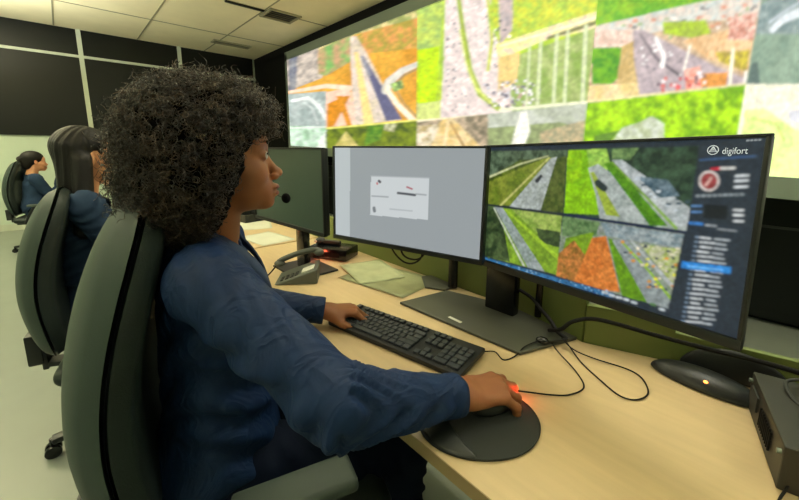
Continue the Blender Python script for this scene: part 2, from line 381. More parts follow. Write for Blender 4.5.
# ================================================================ artwork painter
class Art:
    def __init__(s, px, py, base): s.x = px; s.y = py; s.c = np.tile(s2l(base), (len(px), 1)).astype(np.float32)
    def n(s, sx, sy=None, seed=0, o=3): return fbm(s.x / sx, s.y / (sy or sx), seed, o)
    def mask(s, poly):
        P = np.asarray(poly, float); m = np.zeros(len(s.x), bool); j = len(P) - 1
        for i in range(len(P)):
            (xi, yi), (xj, yj) = P[i], P[j]
            if yi != yj: m ^= ((yi > s.y) != (yj > s.y)) & (s.x < (xj - xi) * (s.y - yi) / (yj - yi) + xi)
            j = i
        return m
    def poly(s, poly, col, clip=None, noise=None, col2=None, seed=0, amt=1.0):
        m = s.mask(poly)
        if clip is not None: m = m & clip
        s.fill(m, col, noise, col2, seed)
        return m
    def fill(s, m, col, noise=None, col2=None, seed=0):
        c = s2l(col)
        if noise:
            t = np.clip((fbm(s.x[m] / noise, s.y[m] / noise, seed) - .3) / .4, 0, 1)[:, None]; c = c * (1 - t) + s2l(col2) * t
        s.c[m] = c
    def line(s, pts, w0, w1, col, clip=None, a=1.0):
        P = np.asarray(pts, float); d = np.full(len(s.x), 1e9); L = np.r_[0, np.cumsum(np.hypot(*np.diff(P, axis=0).T))]; best = np.zeros(len(s.x))
        for i in range(len(P) - 1):
            a_, b_ = P[i], P[i + 1]; v = b_ - a_; t = np.clip(((s.x - a_[0]) * v[0] + (s.y - a_[1]) * v[1]) / (v @ v), 0, 1)
            w = (w0 + (w1 - w0) * (L[i] + t * (L[i + 1] - L[i])) / L[-1]) / 2
            dd = np.hypot(s.x - a_[0] - t * v[0], s.y - a_[1] - t * v[1]) - w; d = np.minimum(d, dd)
        k = np.clip(.5 - d, 0, 1) * a
        if clip is not None: k = k * clip
        s.c = s.c * (1 - k[:, None]) + s2l(col).astype(np.float32) * k[:, None]
    def dots(s, poly, n, w, h, cols, seed=0, clip=None):
        r = np.random.default_rng(seed); P = np.asarray(poly, float); lo, hi = P.min(0), P.max(0); k = 0; it = 0
        while k < n and it < 4000:
            it += 1; q = lo + (hi - lo) * r.random(2); a = Art(np.array([q[0]]), np.array([q[1]]), (0, 0, 0))
            if not a.mask(poly)[0]: continue
            m = (np.abs(s.x - q[0]) < w * (.5 + r.random() * .5)) & (np.abs(s.y - q[1]) < h * (.5 + r.random() * .5))
            if clip is not None: m &= clip
            s.c[m] = s2l(cols[r.integers(len(cols))]); k += 1
def blur(C, m, k):
    C = np.asarray(C, np.float32).reshape(-1, m, 3)
    for _ in range(k):
        p = np.pad(C, ((1, 1), (0, 0), (0, 0)), 'edge'); C = (p[:-2] + p[1:-1] * 1.2 + p[2:]) / 3.2
        p = np.pad(C, ((0, 0), (1, 1), (0, 0)), 'edge'); C = (p[:, :-2] + p[:, 1:-1] * 1.2 + p[:, 2:]) / 3.2
    return C.reshape(-1, 3)
def bilerp(q, u, v):   # q: BL, BR, TR, TL
    q = [np.asarray(p, float) for p in q]; u = u[:, None]; v = v[:, None]
    return q[0] * (1 - u) * (1 - v) + q[1] * u * (1 - v) + q[2] * u * v + q[3] * (1 - u) * v
def gridmesh(us, vs_, q):
    U, V = np.meshgrid(us, vs_, indexing='ij'); P = bilerp(q, U.ravel(), V.ravel()); n, m = len(us), len(vs_)
    I = np.arange(n * m).reshape(n, m); F = np.stack([I[:-1, :-1].ravel(), I[1:, :-1].ravel(), I[1:, 1:].ravel(), I[:-1, 1:].ravel()], 1)
    return P, F
# ================================================================ video wall
VX = 3.2
def wz(Y): return 1.292 - .0255 * (6.55 - Y)          # lower edge of the picture
def tz(Y): return 2.83 + .0 * Y
vw = thing('video_wall', 'large wall-wide video display showing motorway camera pictures above the black base unit', 'video wall', (0, 0, 0))
Y0, Y1 = -1.6, 6.48
fr = MB()
def framebar(a, b, w, dz):
    fr.bar(a, b, w, dz)
for (a, b, hgt) in (((VX + .02, Y0, 2.9), (VX + .02, Y1 + .1, 2.9), .13),):
    fr.bar(a, b, .1, .15)
fr.bar((VX + .02, Y0, wz(Y0) - .075), (VX + .02, Y1 + .1, wz(Y1 + .1) - .02), .1, .13)
fr.box((VX + .02, Y1 + .06, (wz(Y1) + 2.9) / 2), (.1, .08, 2.9 - wz(Y1) + .1))
fr.box((VX + .02, Y0, (wz(Y0) + 2.9) / 2), (.1, .06, 2.9 - wz(Y0) + .1))
fr.build('frame', M_alu, vw)
MB().box((VX + .075, (Y0 + Y1) / 2, 2.0), (.06, Y1 - Y0, 1.7)).build('back_housing', M_blackmatte, vw)
def paint_wall(x, y):
    A = Art(x, y, (150, 165, 120)); n1 = A.n(9, 9, 1); 
    # ---- tile A
    tA = x < 417.5 - (y - 20) * .008
    A.fill(tA, (220, 166, 60), 22, (200, 140, 40), 3)
    A.poly([(286, 40), (330, 35), (322, 78), (286, 92)], (150, 140, 130), tA, 4, (210, 196, 180), 5)
    A.poly([(289, 55), (297, 55), (296, 90), (289, 95)], (70, 80, 110), tA, 4, (150, 150, 150), 5)
    A.poly([(318, 45), (352, 34), (350, 62), (326, 76), (318, 74)], (120, 170, 90), tA, 7, (188, 150, 110), 6)
    A.poly([(352, 40), (417, -5), (417, 48), (364, 54)], (166, 150, 60), tA, 5, (214, 150, 80), 8)
    A.poly([(330, 20), (417, -10), (417, 18), (350, 36), (318, 50)], (150, 160, 90), tA, 5, (220, 200, 140), 8)
    A.poly([(326, 92), (350, 88), (357, 125), (326, 127)], (224, 186, 160), tA, 10, (236, 200, 176), 9)
    A.poly([(327, 127), (327, 104), (345, 96), (350, 96), (334, 126)], (206, 132, 24), tA)
    A.poly([(336, 96), (343, 96), (352, 126), (347, 126)], (208, 136, 30), tA)
    A.line([(290, 92), (326, 86), (350, 88)], 3, 5, (236, 206, 178), tA)
    A.poly([(350, 36), (356, 36), (366, 52), (401, 120), (355, 125), (352, 92)], (216, 200, 186), tA, 6, (200, 186, 160), 10)
    A.poly([(354, 52), (358, 52), (374, 124), (364, 125)], (232, 206, 130), tA)
    A.poly([(362, 60), (366, 60), (402, 119), (386, 121)], (92, 92, 122), tA)
    A.poly([(360, 56), (364, 56), (372, 76), (368, 76)], (140, 140, 150), tA)
    A.line([(418, 64), (402, 71), (389, 82), (386, 90)], 5, 9, (208, 204, 190), tA)
    A.line([(386, 88), (397, 104), (414, 121)], 5, 6, (232, 222, 196), tA)
    A.line([(417, 69), (404, 75), (394, 86), (404, 104), (418, 118)], 2, 2, (160, 130, 90), tA)
    A.poly([(390, 84), (402, 80), (404, 88), (394, 92)], (170, 200, 110), tA, 3, (60, 90, 60), 4)
    # small tile lower left
    tS = (x < 326) & (y > 94 - (x - 290) * .08)
    A.fill(tS, (146, 160, 154), 8, (176, 186, 180), 12)
    A.line([(292, 101), (308, 98), (318, 105), (326, 118)], 3, 5, (222, 226, 220), tS)
    A.line([(302, 101), (312, 108), (318, 124)], 1.5, 2, (200, 206, 200), tS)
    A.fill(tS & (y > 126), (150, 186, 150), 6, (206, 222, 206), 3); A.line([(290, 128), (326, 127)], 1.5, 1.5, (214, 220, 210), tS)
    A.poly([(317, 146), (326, 130), (326, 150), (316, 150)], (220, 226, 214), tS)
    # bottom strip 326-417
    tb = (x >= 326) & (x < 417) & (y > 127.5 - (x - 326) * .09)
    A.fill(tb, (120, 136, 24), 5, (66, 84, 24), 20); A.poly([(346, 131), (362, 150), (332, 150)], (206, 190, 120), tb, 4, (180, 170, 90), 2)
    A.poly([(368, 125), (384, 124), (380, 140), (364, 146)], (60, 110, 30), tb, 4, (110, 150, 40), 6)
    A.poly([(384, 124), (398, 123), (394, 132), (384, 131)], (206, 206, 170), tb, 3, (120, 120, 60), 6)
    A.line([(326, 128.5), (417, 120)], 2, 2, (224, 220, 110), tb)
    # ---- tile B highway
    tB = (x >= 417) & (x < 598 - (y) * .105) & (y < 120 - (x - 417) * .085)
    A.fill(tB, (186, 208, 34), 12, (150, 184, 60), 30)
    A.poly([(417, -40), (446, -40), (440, 60), (417, 60)], (150, 180, 96), tB, 6, (190, 206, 90), 31)
    A.poly([(417, 50), (440, 46), (436, 104), (417, 112)], (196, 226, 8), tB, 9, (170, 204, 20), 31)
    A.poly([(417, 104), (500, 92), (500, 122), (417, 124)], (196, 206, 120), tB)
    A.poly([(446, -30), (520, -30), (508, 40), (512, 112), (440, 118), (444, 60)], (206, 190, 184), tB, 5, (226, 214, 206), 33)
    A.dots([(450, 0), (464, 0), (470, 110), (442, 116)], 60, 1.4, 1.2, [(120, 112, 116), (150, 140, 142), (236, 232, 226)], 5, tB)
    A.dots([(470, 0), (494, 0), (504, 80), (484, 60)], 36, 1.4, 1.2, [(130, 120, 126), (150, 140, 142), (240, 236, 230)], 6, tB)
    A.line([(456, -20), (463, 30), (470, 70), (480, 94), (498, 108)], 4, 6, (150, 170, 50), tB)
    A.line([(460, 30), (466, 62), (476, 88), (492, 104)], 1.5, 2, (214, 220, 120), tB)
    A.line([(486, -20), (492, 40), (488, 70)], 3, 3, (186, 196, 60), tB)
    A.poly([(494, -20), (560, -40), (598, -40), (598, 12), (540, 28), (500, 46), (488, 20)], (160, 190, 70), tB, 5, (200, 204, 60), 36)
    A.poly([(498, -20), (514, -20), (512, 30), (500, 46)], (196, 176, 170), tB, 4, (170, 160, 160), 3)
    A.dots([(494, 20), (512, 20), (512, 60), (494, 60)], 16, 1.8, 1.5, [(70, 70, 80), (150, 120, 110), (240, 230, 220)], 15, tB)
    A.poly([(496, 44), (545, 28), (600, 10), (600, 28), (546, 40), (498, 60)], (214, 196, 170), tB, 5, (236, 230, 140), 37)
    A.line([(500, 46), (545, 33), (598, 17)], 2, 2.5, (228, 222, 190), tB)
    A.line([(548, 38), (598, 22)], 3, 4, (110, 110, 70), tB)
    A.poly([(510, 58), (600, 26), (600, 108), (512, 112)], (128, 158, 70), tB, 8, (164, 178, 110), 38)
    A.poly([(498, 58), (520, 52), (517, 82), (498, 92)], (206, 180, 110), tB, 4, (230, 200, 130), 38)
    A.dots([(484, 84), (540, 78), (540, 106), (490, 112)], 90, 1.8, 1.6, [(120, 116, 130), (200, 196, 200), (240, 236, 232), (90, 84, 96), (180, 150, 140)], 8, tB)
    for px_, w in ((530, 2), (541, 3), (557, 3.2), (568, 3), (586, 4)): A.line([(px_, 42 - (px_ - 530) * .28), (px_ - 4, 112)], w, w, (206, 214, 170), tB)
    A.line([(500, 110), (600, 101)], 3, 3, (224, 224, 190), tB)
    # bottom 417-488, 488-586
    tc = (x >= 417) & (x < 488) & (y > 120 - (x - 417) * .085)
    A.fill(tc, (190, 168, 140), 4, (112, 104, 84), 40); A.poly([(444, 118), (452, 117), (484, 150), (418, 150), (418, 146)], (206, 176, 110), tc, 6, (222, 200, 150), 4)
    A.line([(448, 122), (444, 148)], 1.5, 4, (226, 206, 160), tc); A.line([(450, 122), (466, 150)], 1.5, 3, (160, 120, 70), tc)
    A.poly([(417, 126), (440, 124), (430, 150), (417, 150)], (224, 214, 190), tc, 5, (170, 150, 100), 7)
    A.line([(417, 121), (488, 113)], 2.5, 2, (226, 216, 180), tc)
    tc = (x >= 488) & (x < 598 - y * .105) & (y > 114 - (x - 488) * .11)
    A.fill(tc, (186, 190, 176), 10, (164, 170, 150), 44); A.poly([(488, 128), (560, 122), (590, 130), (590, 150), (488, 150)], (150, 164, 110), tc, 5, (120, 130, 90), 9)
    A.poly([(520, 112), (527, 111), (530, 132), (522, 150), (510, 150)], (228, 226, 214), tc); A.poly([(540, 132), (586, 120), (586, 146), (540, 146)], (140, 140, 110), tc, 3, (190, 170, 130), 9)
    # ---- tile C
    xr = 761 - y * .177
    tC = (x >= 598 - y * .105) & (x < xr) & (y < 103 - (x - 588) * .115)
    A.fill(tC, (206, 182, 150), 5, (170, 140, 112), 50)
    A.poly([(590, -30), (766, -40), (766, -6), (660, 12), (596, 26)], (88, 160, 40), tC, 6, (140, 184, 40), 51)
    A.poly([(596, 26), (690, 4), (764, -10), (764, 16), (700, 22), (640, 36), (596, 44)], (188, 196, 190), tC, 6, (214, 196, 180), 52)
    A.dots([(600, 26), (700, 8), (758, 4), (756, 30), (620, 44)], 60, 3, 2, [(110, 110, 110), (226, 214, 204), (206, 140, 110), (150, 170, 120)], 9, tC)
    A.poly([(594, 30), (640, 30), (636, 48), (594, 48)], (204, 170, 150), tC, 3, (226, 206, 190), 53)
    A.poly([(592, 48), (621, 47), (622, 74), (612, 84), (592, 84)], (60, 132, 30), tC, 5, (110, 170, 30), 54)
    A.poly([(622, 46), (636, 40), (640, 84), (616, 86)], (206, 178, 120), tC, 4, (180, 150, 90), 6)
    A.poly([(588, 86), (640, 82), (650, 98), (588, 102)], (214, 190, 124), tC, 8, (226, 206, 160), 6)
    A.poly([(633, 30), (644, 30), (716, 66), (750, 80), (750, 92), (640, 98), (634, 60)], (160, 146, 150), tC, 5, (186, 170, 172), 55)
    A.poly([(662, 22), (706, 20), (712, 36), (690, 38), (664, 34)], (170, 196, 50), tC, 4, (140, 160, 60), 56)
    A.poly([(690, 38), (756, 24), (748, 74), (706, 58), (684, 42)], (206, 160, 110), tC, 4, (226, 196, 150), 57)
    A.poly([(715, 52), (750, 50), (746, 72), (720, 62)], (150, 130, 60), tC, 3, (206, 190, 60), 57)
    A.poly([(730, 18), (757, 12), (754, 40), (728, 40)], (226, 196, 180), tC, 3, (190, 120, 100), 58)
    A.line([(640, 34), (656, 58), (680, 76)], 1.5, 3, (70, 66, 76), tC); A.line([(656, 38), (664, 56), (662, 66)], 4, 5, (230, 226, 222), tC)
    A.poly([(684, 70), (700, 66), (704, 88), (686, 90)], (214, 120, 96), tC, 3, (236, 196, 180), 59)
    A.poly([(700, 74), (728, 72), (726, 86), (702, 88)], (220, 150, 70), tC, 3, (200, 130, 60), 59)
    A.dots([(656, 78), (706, 72), (706, 92), (660, 92)], 26, 2.6, 2.2, [(196, 70, 76), (236, 226, 224), (206, 96, 90), (110, 90, 100)], 10, tC)
    A.dots([(640, 40), (680, 50), (690, 80), (642, 74)], 16, 2, 1.6, [(226, 222, 220), (120, 110, 120)], 11, tC)
    A.line([(733, 50), (730, 84)], 3, 3, (240, 236, 214), tC); A.line([(746, 72), (744, 90)], 3, 3, (230, 226, 214), tC); A.line([(690, 46), (684, 70)], 2, 2, (236, 230, 214), tC)
    A.line([(588, 101.5), (748, 84)], 2, 2, (226, 214, 160), tC)
    tD = (x >= 598 - y * .105) & (x < xr) & (y >= 103 - (x - 588) * .115)
    A.fill(tD, (168, 214, 20), 7, (104, 156, 14), 60); A.poly([(640, 122), (652, 116), (664, 124), (664, 150), (606, 150), (622, 128)], (200, 206, 190), tD, 5, (160, 170, 130), 61)
    A.poly([(594, 136), (620, 130), (610, 142), (594, 144)], (90, 130, 40), tD)
    # ---- tile right
    tE = (x >= xr) & (y < 84 + (x - 747) * .0)
    A.fill(tE, (140, 162, 140), 14, (116, 140, 122), 70); A.poly([(756, 8), (830, -40), (830, 34), (756, 34)], (150, 164, 160), tE, 7, (110, 130, 130), 71)
    A.line([(772, 30), (782, 20), (800, 12)], 6, 9, (206, 212, 214), tE); A.line([(770, 22), (784, 12), (800, 2)], 3, 3, (176, 186, 190), tE)
    A.poly([(752, 62), (758, 62), (760, 84), (747, 84)], (90, 110, 104), tE)
    tF = (x >= xr) & ~(y < 84)
    A.fill(tF, (224, 222, 196), 12, (232, 226, 206), 72); A.poly([(745, 110), (764, 108), (796, 130), (830, 140), (830, 190), (735, 180)], (204, 226, 130), tF, 16, (226, 240, 160), 73)
    A.line([(752, 118), (776, 124), (784, 140)], 2, 3, (196, 206, 110), tF); A.poly([(788, 110), (830, 108), (830, 128), (790, 122)], (206, 206, 210), tF)
    g = .76 + .5 * fbm(x / 2.8, y / 2.8, 90, 2); g2 = .88 + .24 * vnoise(x / 1.9, y / 1.9, 95)
    C = blur(A.c * (g * g2)[:, None], nz, 3) * 1.14 + .012
    return C
# columns follow the camera-independent tile layout; finer where the wall is nearer
def ycol(px): return on_plane(px, 120, (VX, 0, 0), (1, 0, 0))[1]
cols_px = [-9] + list(np.arange(290, 830, .8))
ys = sorted(set([ycol(p) for p in np.arange(290.5, 836, .8)] + [Y0 + .03]))
ys = np.array([y for y in ys if Y0 < y < Y1]); ys = np.r_[ys, Y1 + .02]
nz = 330; zs = np.linspace(0, 1, nz)
q = [(VX - .03, Y1 + .02, wz(Y1)), (VX - .03, Y0 + .03, wz(Y0)), (VX - .03, Y0 + .03, 2.84), (VX - .03, Y1 + .02, 2.84)]
us = (Y1 + .02 - ys[::-1]) / (Y1 + .02 - Y0 - .03)
cuts = [Y1 + .03, ycol(417.2), ycol(588), ycol(747), Y0]
M_wallscreen = screen_mat('video_wall_picture', EM * 1.22)
for i in range(4):
    u0 = (Y1 + .02 - cuts[i]) / (Y1 - Y0 - .01); u1 = (Y1 + .02 - cuts[i + 1]) / (Y1 - Y0 - .01)
    uu = np.r_[max(u0, 0), us[(us > u0 + 1e-5) & (us < u1 - 1e-5)], min(u1, 1)]
    P, F = gridmesh(uu, zs, q); px, py = photo_xy(P)
    o = nmesh('screen', P, F, M_wallscreen, vw, False, paint_wall(px, py))
# ================================================================ desks
def pt(x, y): return (x, y)
def desk(name, lab, poly, back, y0, y1):
    t = thing(name, lab, 'desk', (0, 0, 0), 0, 'control room desks')
    MB().prism(poly, .722, .75, .004).build('desktop', M_desk, t, True)
    g = MB()
    g.box((.422, (y0 + y1) / 2, .736), (.006, y1 - y0 - .01, .026)); g.build('edge_band', M_deskedge, t)
    g = MB()
    for k, (a, b) in enumerate(zip(back[:-1], back[1:])):
        hh = (.185, .185, .215, .25, .25)[min(k, 4)] if len(back) > 2 else .2
        g.bar((a[0], a[1], .6425 + hh / 2), (b[0], b[1], .6425 + hh / 2), .018, hh, .002)
    g.build('back_panel', M_green, t)
    for yy in (y0 + .05, y1 - .05): MB().box((.73, yy, .361), (.5, .03, .722)).build('side_panel', M_leg, t)
    MB().box((.98, (y0 + y1) / 2, .4), (.02, y1 - y0 - .14, .5)).build('modesty_panel', M_leg, t)
    return t
P1 = [(.42, -1.1), (1.12, -1.1), (1.12, -.06), (1.075, .16), (1.008, .345), (1.07, .60), (1.09, 1.9), (.42, 1.9)]
desk('control_desk', 'pale wood laminate desk carrying the keyboard and the two lit monitors', P1, [(1.13, -1.1), (1.13, -.06), (1.085, .16), (1.02, .348), (1.082, .60), (1.10, 1.9)], -1.1, 1.9)
desk('control_desk', 'second pale wood desk along the row, with white sheets on it', [(.42, 1.92), (1.09, 1.92), (1.09, 4.2), (.42, 4.2)], [(1.10, 1.92), (1.10, 4.2)], 1.92, 4.2)
desk('control_desk', 'pale wood laminate desk at the far end by the back wall', [(.42, 4.22), (1.09, 4.22), (1.09, 7.0), (.42, 7.0)], [(1.10, 4.22), (1.10, 7.0)], 4.22, 7.0)
# ================================================================ monitors
def monitor(lab, bl, ux, uz, w, h, painter, res, label_col=None, strength=None, bez=(.008, .008, .014, .010)):
    """bl bottom left corner of the casing seen from the front; ux to the right; uz up. bez: left, right, bottom, top"""
    bl = np.array(bl, float); ux = np.array(ux, float); ux /= np.linalg.norm(ux); uz = np.array(uz, float); uz -= ux * (uz @ ux); uz /= np.linalg.norm(uz)
    nrm = np.cross(ux, uz)   # towards viewer
    c = bl + ux * w / 2
    t = thing('monitor', lab, 'monitor', tuple(bl))
    Mx = Matrix(((ux[0], nrm[0], uz[0], 0), (ux[1], nrm[1], uz[1], 0), (ux[2], nrm[2], uz[2], 0), (0, 0, 0, 1)))
    Rm = Mx.to_3x3()
    L, Rr, B, T = bez
    g = MB(); d = .012
    g.box((w / 2, -.006, B / 2), (w, d + .004, B), None, .0015).box((w / 2, -.006, h - T / 2), (w, d + .002, T), None, .0015)
    g.box((L / 2, -.006, h / 2), (L, d + .002, h), None, .0015).box((w - Rr / 2, -.006, h / 2), (Rr, d + .002, h), None, .0015)
    g.build('bezel', M_plastic, t, True, Mx)
    g = MB(); g.box((w / 2, -.019, h / 2), (w - .004, .016, h - .004), None, .004).box((w / 2, -.036, h * .5), (w * .5, .026, h * .55), None, .012)
    g.build('casing', M_plastic, t, True, Mx)
    MB().box((w / 2, -.058, h * .5), (.12, .02, .12), None, .004).build('mount_plate', M_plate, t, True, Mx)
    q = [ux * L + uz * B, ux * (w - Rr) + uz * B, ux * (w - Rr) + uz * (h - T), ux * L + uz * (h - T)]
    q = [p - nrm * .004 for p in q]
    us, vs2 = np.linspace(0, 1, res[0]), np.linspace(0, 1, res[1])
    P, F = gridmesh(us, vs2, q)
    if painter is None:
        nmesh('screen', P, F, M_offscreen, t, False)
    else:
        U, V = np.meshgrid(us, vs2, indexing='ij')
        px, py = photo_xy(P + bl)
        nmesh('screen', P, F, screen_mat('monitor_picture', strength or EM), t, False, painter(px, py, U.ravel(), V.ravel()))
    return t, bl, ux, uz, nrm
M_offscreen = mat('dark_screen', rgb(70, 86, 78), .3, noise=.12, scale=3)  # switched off: its grey-green room reflection is put into this colour
def paint_main(x, y, u, v):
    A = Art(x, y, (38, 48, 58))
    V1 = [(490, 151), (567, 150), (563, 213), (488, 204)]; V2 = [(568, 150), (699, 146), (687, 231), (564, 213)]
    V3 = [(488, 205), (562, 216), (557, 275), (484, 256)]; V4 = [(563, 216), (684, 234), (668, 309), (556, 276)]
    m = A.poly(V1, (94, 112, 34), None, 6, (60, 76, 26), 1)
    A.poly([(488, 150), (567, 150), (567, 158), (520, 160), (488, 178)], (46, 62, 44), m, 5, (96, 116, 90), 2)
    A.poly([(488, 182), (545, 158), (556, 157), (520, 206), (488, 204)], (128, 140, 50), m, 8, (96, 116, 34), 3)
    A.poly([(552, 160), (566, 156), (566, 213), (530, 210)], (52, 72, 24), m, 4, (88, 100, 46), 4)
    A.poly([(551, 158), (557, 157), (540, 212), (508, 208)], (172, 180, 178), m, 5, (150, 158, 150), 5)
    A.line([(549, 158), (500, 206)], 1.5, 2, (186, 186, 110), m); A.line([(487, 178), (520, 164), (548, 156)], 2, 1, (196, 200, 150), m); A.line([(541, 176), (537, 181)], 3, 4, (40, 44, 50), m)
    m = A.poly(V2, (30, 48, 38), None, 6, (58, 84, 62), 6)
    A.poly([(566, 150), (600, 148), (602, 215), (563, 213)], (150, 196, 24), m, 8, (118, 176, 24), 7); A.poly([(586, 148), (606, 147), (612, 170), (590, 170)], (170, 210, 90), m, 5, (110, 160, 60), 8)
    A.poly([(590, 190), (610, 215), (563, 213), (566, 180)], (140, 200, 20), m, 6, (120, 170, 24), 7)
    A.poly([(588, 168), (598, 164), (664, 210), (688, 220), (686, 232), (600, 220), (596, 196)], (146, 158, 152), m, 6, (172, 180, 176), 9)
    A.poly([(590, 172), (594, 172), (620, 217), (606, 215)], (150, 170, 60), m); A.poly([(604, 164), (612, 162), (668, 226), (650, 226)], (92, 150, 30), m, 5, (60, 110, 24), 10)
    A.poly([(612, 160), (622, 160), (690, 208), (690, 226), (676, 226)], (150, 160, 160), m, 5, (190, 196, 196), 10)
    A.line([(612, 162), (676, 228)], 1.5, 3, (130, 170, 60), m); A.poly([(636, 176), (668, 180), (680, 196), (660, 198)], (60, 84, 96), m, 4, (110, 130, 140), 11)
    A.dots([(625, 168), (690, 200), (686, 222), (640, 190)], 12, 3, 1.5, [(190, 200, 206), (60, 80, 90)], 3, m); A.line([(598, 183), (604, 188)], 7, 7, (40, 54, 56), m)
    A.poly([(612, 148), (640, 147), (630, 160), (612, 160)], (120, 150, 90), m, 4, (70, 100, 60), 12)
    m = A.poly(V3, (106, 140, 40), None, 5, (130, 166, 46), 13)
    A.poly([(486, 206), (500, 208), (510, 262), (484, 256)], (34, 52, 30), m, 5, (76, 96, 56), 14); A.poly([(494, 206), (502, 207), (545, 272), (528, 268)], (150, 160, 160), m, 5, (130, 146, 136), 15)
    A.poly([(510, 208), (562, 216), (560, 240), (540, 236)], (120, 150, 60), m, 5, (160, 180, 90), 16); A.poly([(536, 228), (560, 232), (560, 248), (540, 242)], (40, 56, 34), m, 4, (70, 90, 50), 17)
    A.line([(506, 210), (556, 256)], 2, 4, (154, 190, 50), m); A.line([(494, 208), (524, 266)], 1, 2, (196, 206, 180), m)
    m = A.poly(V4, (120, 140, 110), None, 4, (146, 150, 146), 18)
    A.poly([(562, 216), (600, 222), (596, 236), (562, 236)], (70, 104, 60), m, 4, (110, 140, 90), 19); A.poly([(566, 238), (594, 232), (586, 262), (560, 262)], (120, 160, 30), m, 4, (100, 130, 40), 19)
    A.poly([(556, 256), (574, 240), (590, 262), (576, 284), (556, 277)], (190, 120, 60), m, 3, (130, 96, 40), 20)
    A.poly([(592, 238), (606, 236), (620, 292), (600, 290), (574, 282)], (214, 130, 60), m, 5, (190, 106, 44), 21)
    A.poly([(608, 238), (614, 240), (648, 303), (622, 296)], (110, 160, 30), m, 4, (86, 130, 30), 22); A.poly([(612, 240), (626, 238), (672, 296), (668, 310), (648, 304)], (120, 130, 130), m, 5, (146, 156, 156), 23)
    A.line([(622, 242), (650, 272), (672, 300)], 2, 3, (140, 180, 60), m); A.poly([(640, 244), (684, 250), (680, 276), (672, 284)], (150, 170, 70), m, 3, (190, 190, 160), 24)
    A.line([(632, 242), (676, 290)], 2, 4, (170, 176, 176), m)
    A.dots([(614, 240), (680, 246), (676, 290), (650, 290)], 44, 2, 1.5, [(226, 216, 190), (206, 140, 60), (60, 70, 80), (220, 220, 60)], 4, m)
    A.poly([(600, 222), (684, 235), (680, 248), (606, 236)], (110, 130, 136), m, 4, (160, 170, 170), 25)
    A.line([(564, 214.5), (686, 232.5)], 2.4, 2.4, (26, 40, 66)); A.line([(488, 205), (563, 215)], 2, 2, (28, 38, 48))
    # tool bar under the videos
    A.line([(484, 259), (556, 279.5), (612, 295.5)], 4, 4.5, (50, 106, 150)); A.dots([(486, 258), (612, 292), (612, 298), (486, 264)], 60, 1.2, .8, [(140, 180, 210), (30, 60, 100)], 6)
    for k, (a, b) in enumerate([(603, 292), (610, 295), (617, 297), (624, 299), (632, 302), (651, 304), (660, 309)]): A.line([(a, b), (a + 4, b + 1)], 2.5, 2.5, (196, 206, 210) if k != 5 else (80, 120, 70))
    # right hand camera list
    A.poly([(702, 142), (766, 136), (728, 340), (670, 322)], (40, 50, 60))
    A.line([(700, 160), (756, 156)], 2, 2, (60, 90, 130)); A.line([(712, 169), (720, 168.5)], 3, 3, (196, 40, 60)); A.line([(721, 168.4), (734, 168)], 3, 3, (206, 206, 200))
    A.line([(709, 181), (709.1, 181)], 21, 21, (206, 196, 190)); A.line([(709, 181), (709.1, 181)], 16, 16, (150, 60, 62)); A.line([(711, 178), (706, 185)], 3, 3, (216, 170, 160))
    for yy in (176, 181, 187): A.line([(736 - (yy - 176) * .1, yy), (748 - (yy - 176) * .1, yy - .5)], 2.6, 2.6, (206, 212, 214))
    for k in range(9): A.line([(697 + k * 5.5, 196 - k * .2), (699 + k * 5.5, 196 - k * .2)], 3, 3, (130, 140, 144))
    A.poly([(705, 204), (728, 206), (726, 220), (703, 217)], (22, 28, 34))
    for yy in (206, 212): A.line([(692, yy), (701, yy)], 2, 2, (86, 130, 180))
    for yy in (210, 215, 221): A.line([(734, yy), (743, yy + .3)], 2.4, 2.4, (210, 214, 214))
    A.line([(690, 223), (702, 224)], 3, 3, (56, 120, 190)); A.line([(706, 225), (716, 226)], 2, 2, (150, 156, 160)); A.line([(718, 229), (736, 231)], 1.8, 1.8, (130, 136, 140))
    for k in range(19):
        t = k / 18; yy = 237 + 84 * t; x0 = 696 - 14 * t; sl = .12
        c = (196, 202, 204)
        A.line([(x0, yy), (x0 + 2, yy + .2)], 2, 2, (110, 130, 150)); A.line([(x0 + 4 + (k * 7 % 3), yy + .4), (x0 + 14 + (k * 5 % 7), yy + 1.6)], 2, 2, c); A.line([(x0 + 19 + (k * 5 % 3), yy + 2), (x0 + 33 - (k * 3 % 5), yy + 3.4)], 2, 2, (166, 174, 178))
    A.poly([(682, 261), (731, 267), (730, 274), (681, 268)], (30, 110, 190), None, 5, (50, 140, 214), 5); A.line([(688, 266), (722, 270)], 1.5, 1.5, (120, 190, 240))
    for k in range(12): A.line([(676 + k * 4, 323 + k * 1.4), (678 + k * 4, 323.6 + k * 1.4)], 2.4, 2.4, (186, 194, 196))
    A.c = A.c * ((.62 + .76 * fbm(x / 2.4, y / 2.4, 91, 2)) * (.85 + .3 * vnoise(x / 1.4, y / 1.4, 96)))[:, None]
    A.c = blur(A.c, 260, 2) * 1.02
    for k in range(4): A.line([(747 + k * 4, 140.5 - k * .2), (748.5 + k * 4, 140.4 - k * .2)], 1.8, 1.8, (150, 156, 158))
    return A.c
main = monitor('large monitor nearest the camera showing four motorway pictures and a camera list', (.840, .573, .952), (-.174, -.984, .024), (-.026, -.008, 1), .555, .332, paint_main, (440, 260), bez=(.007, .006, .018, .006), strength=EM * 1.0)
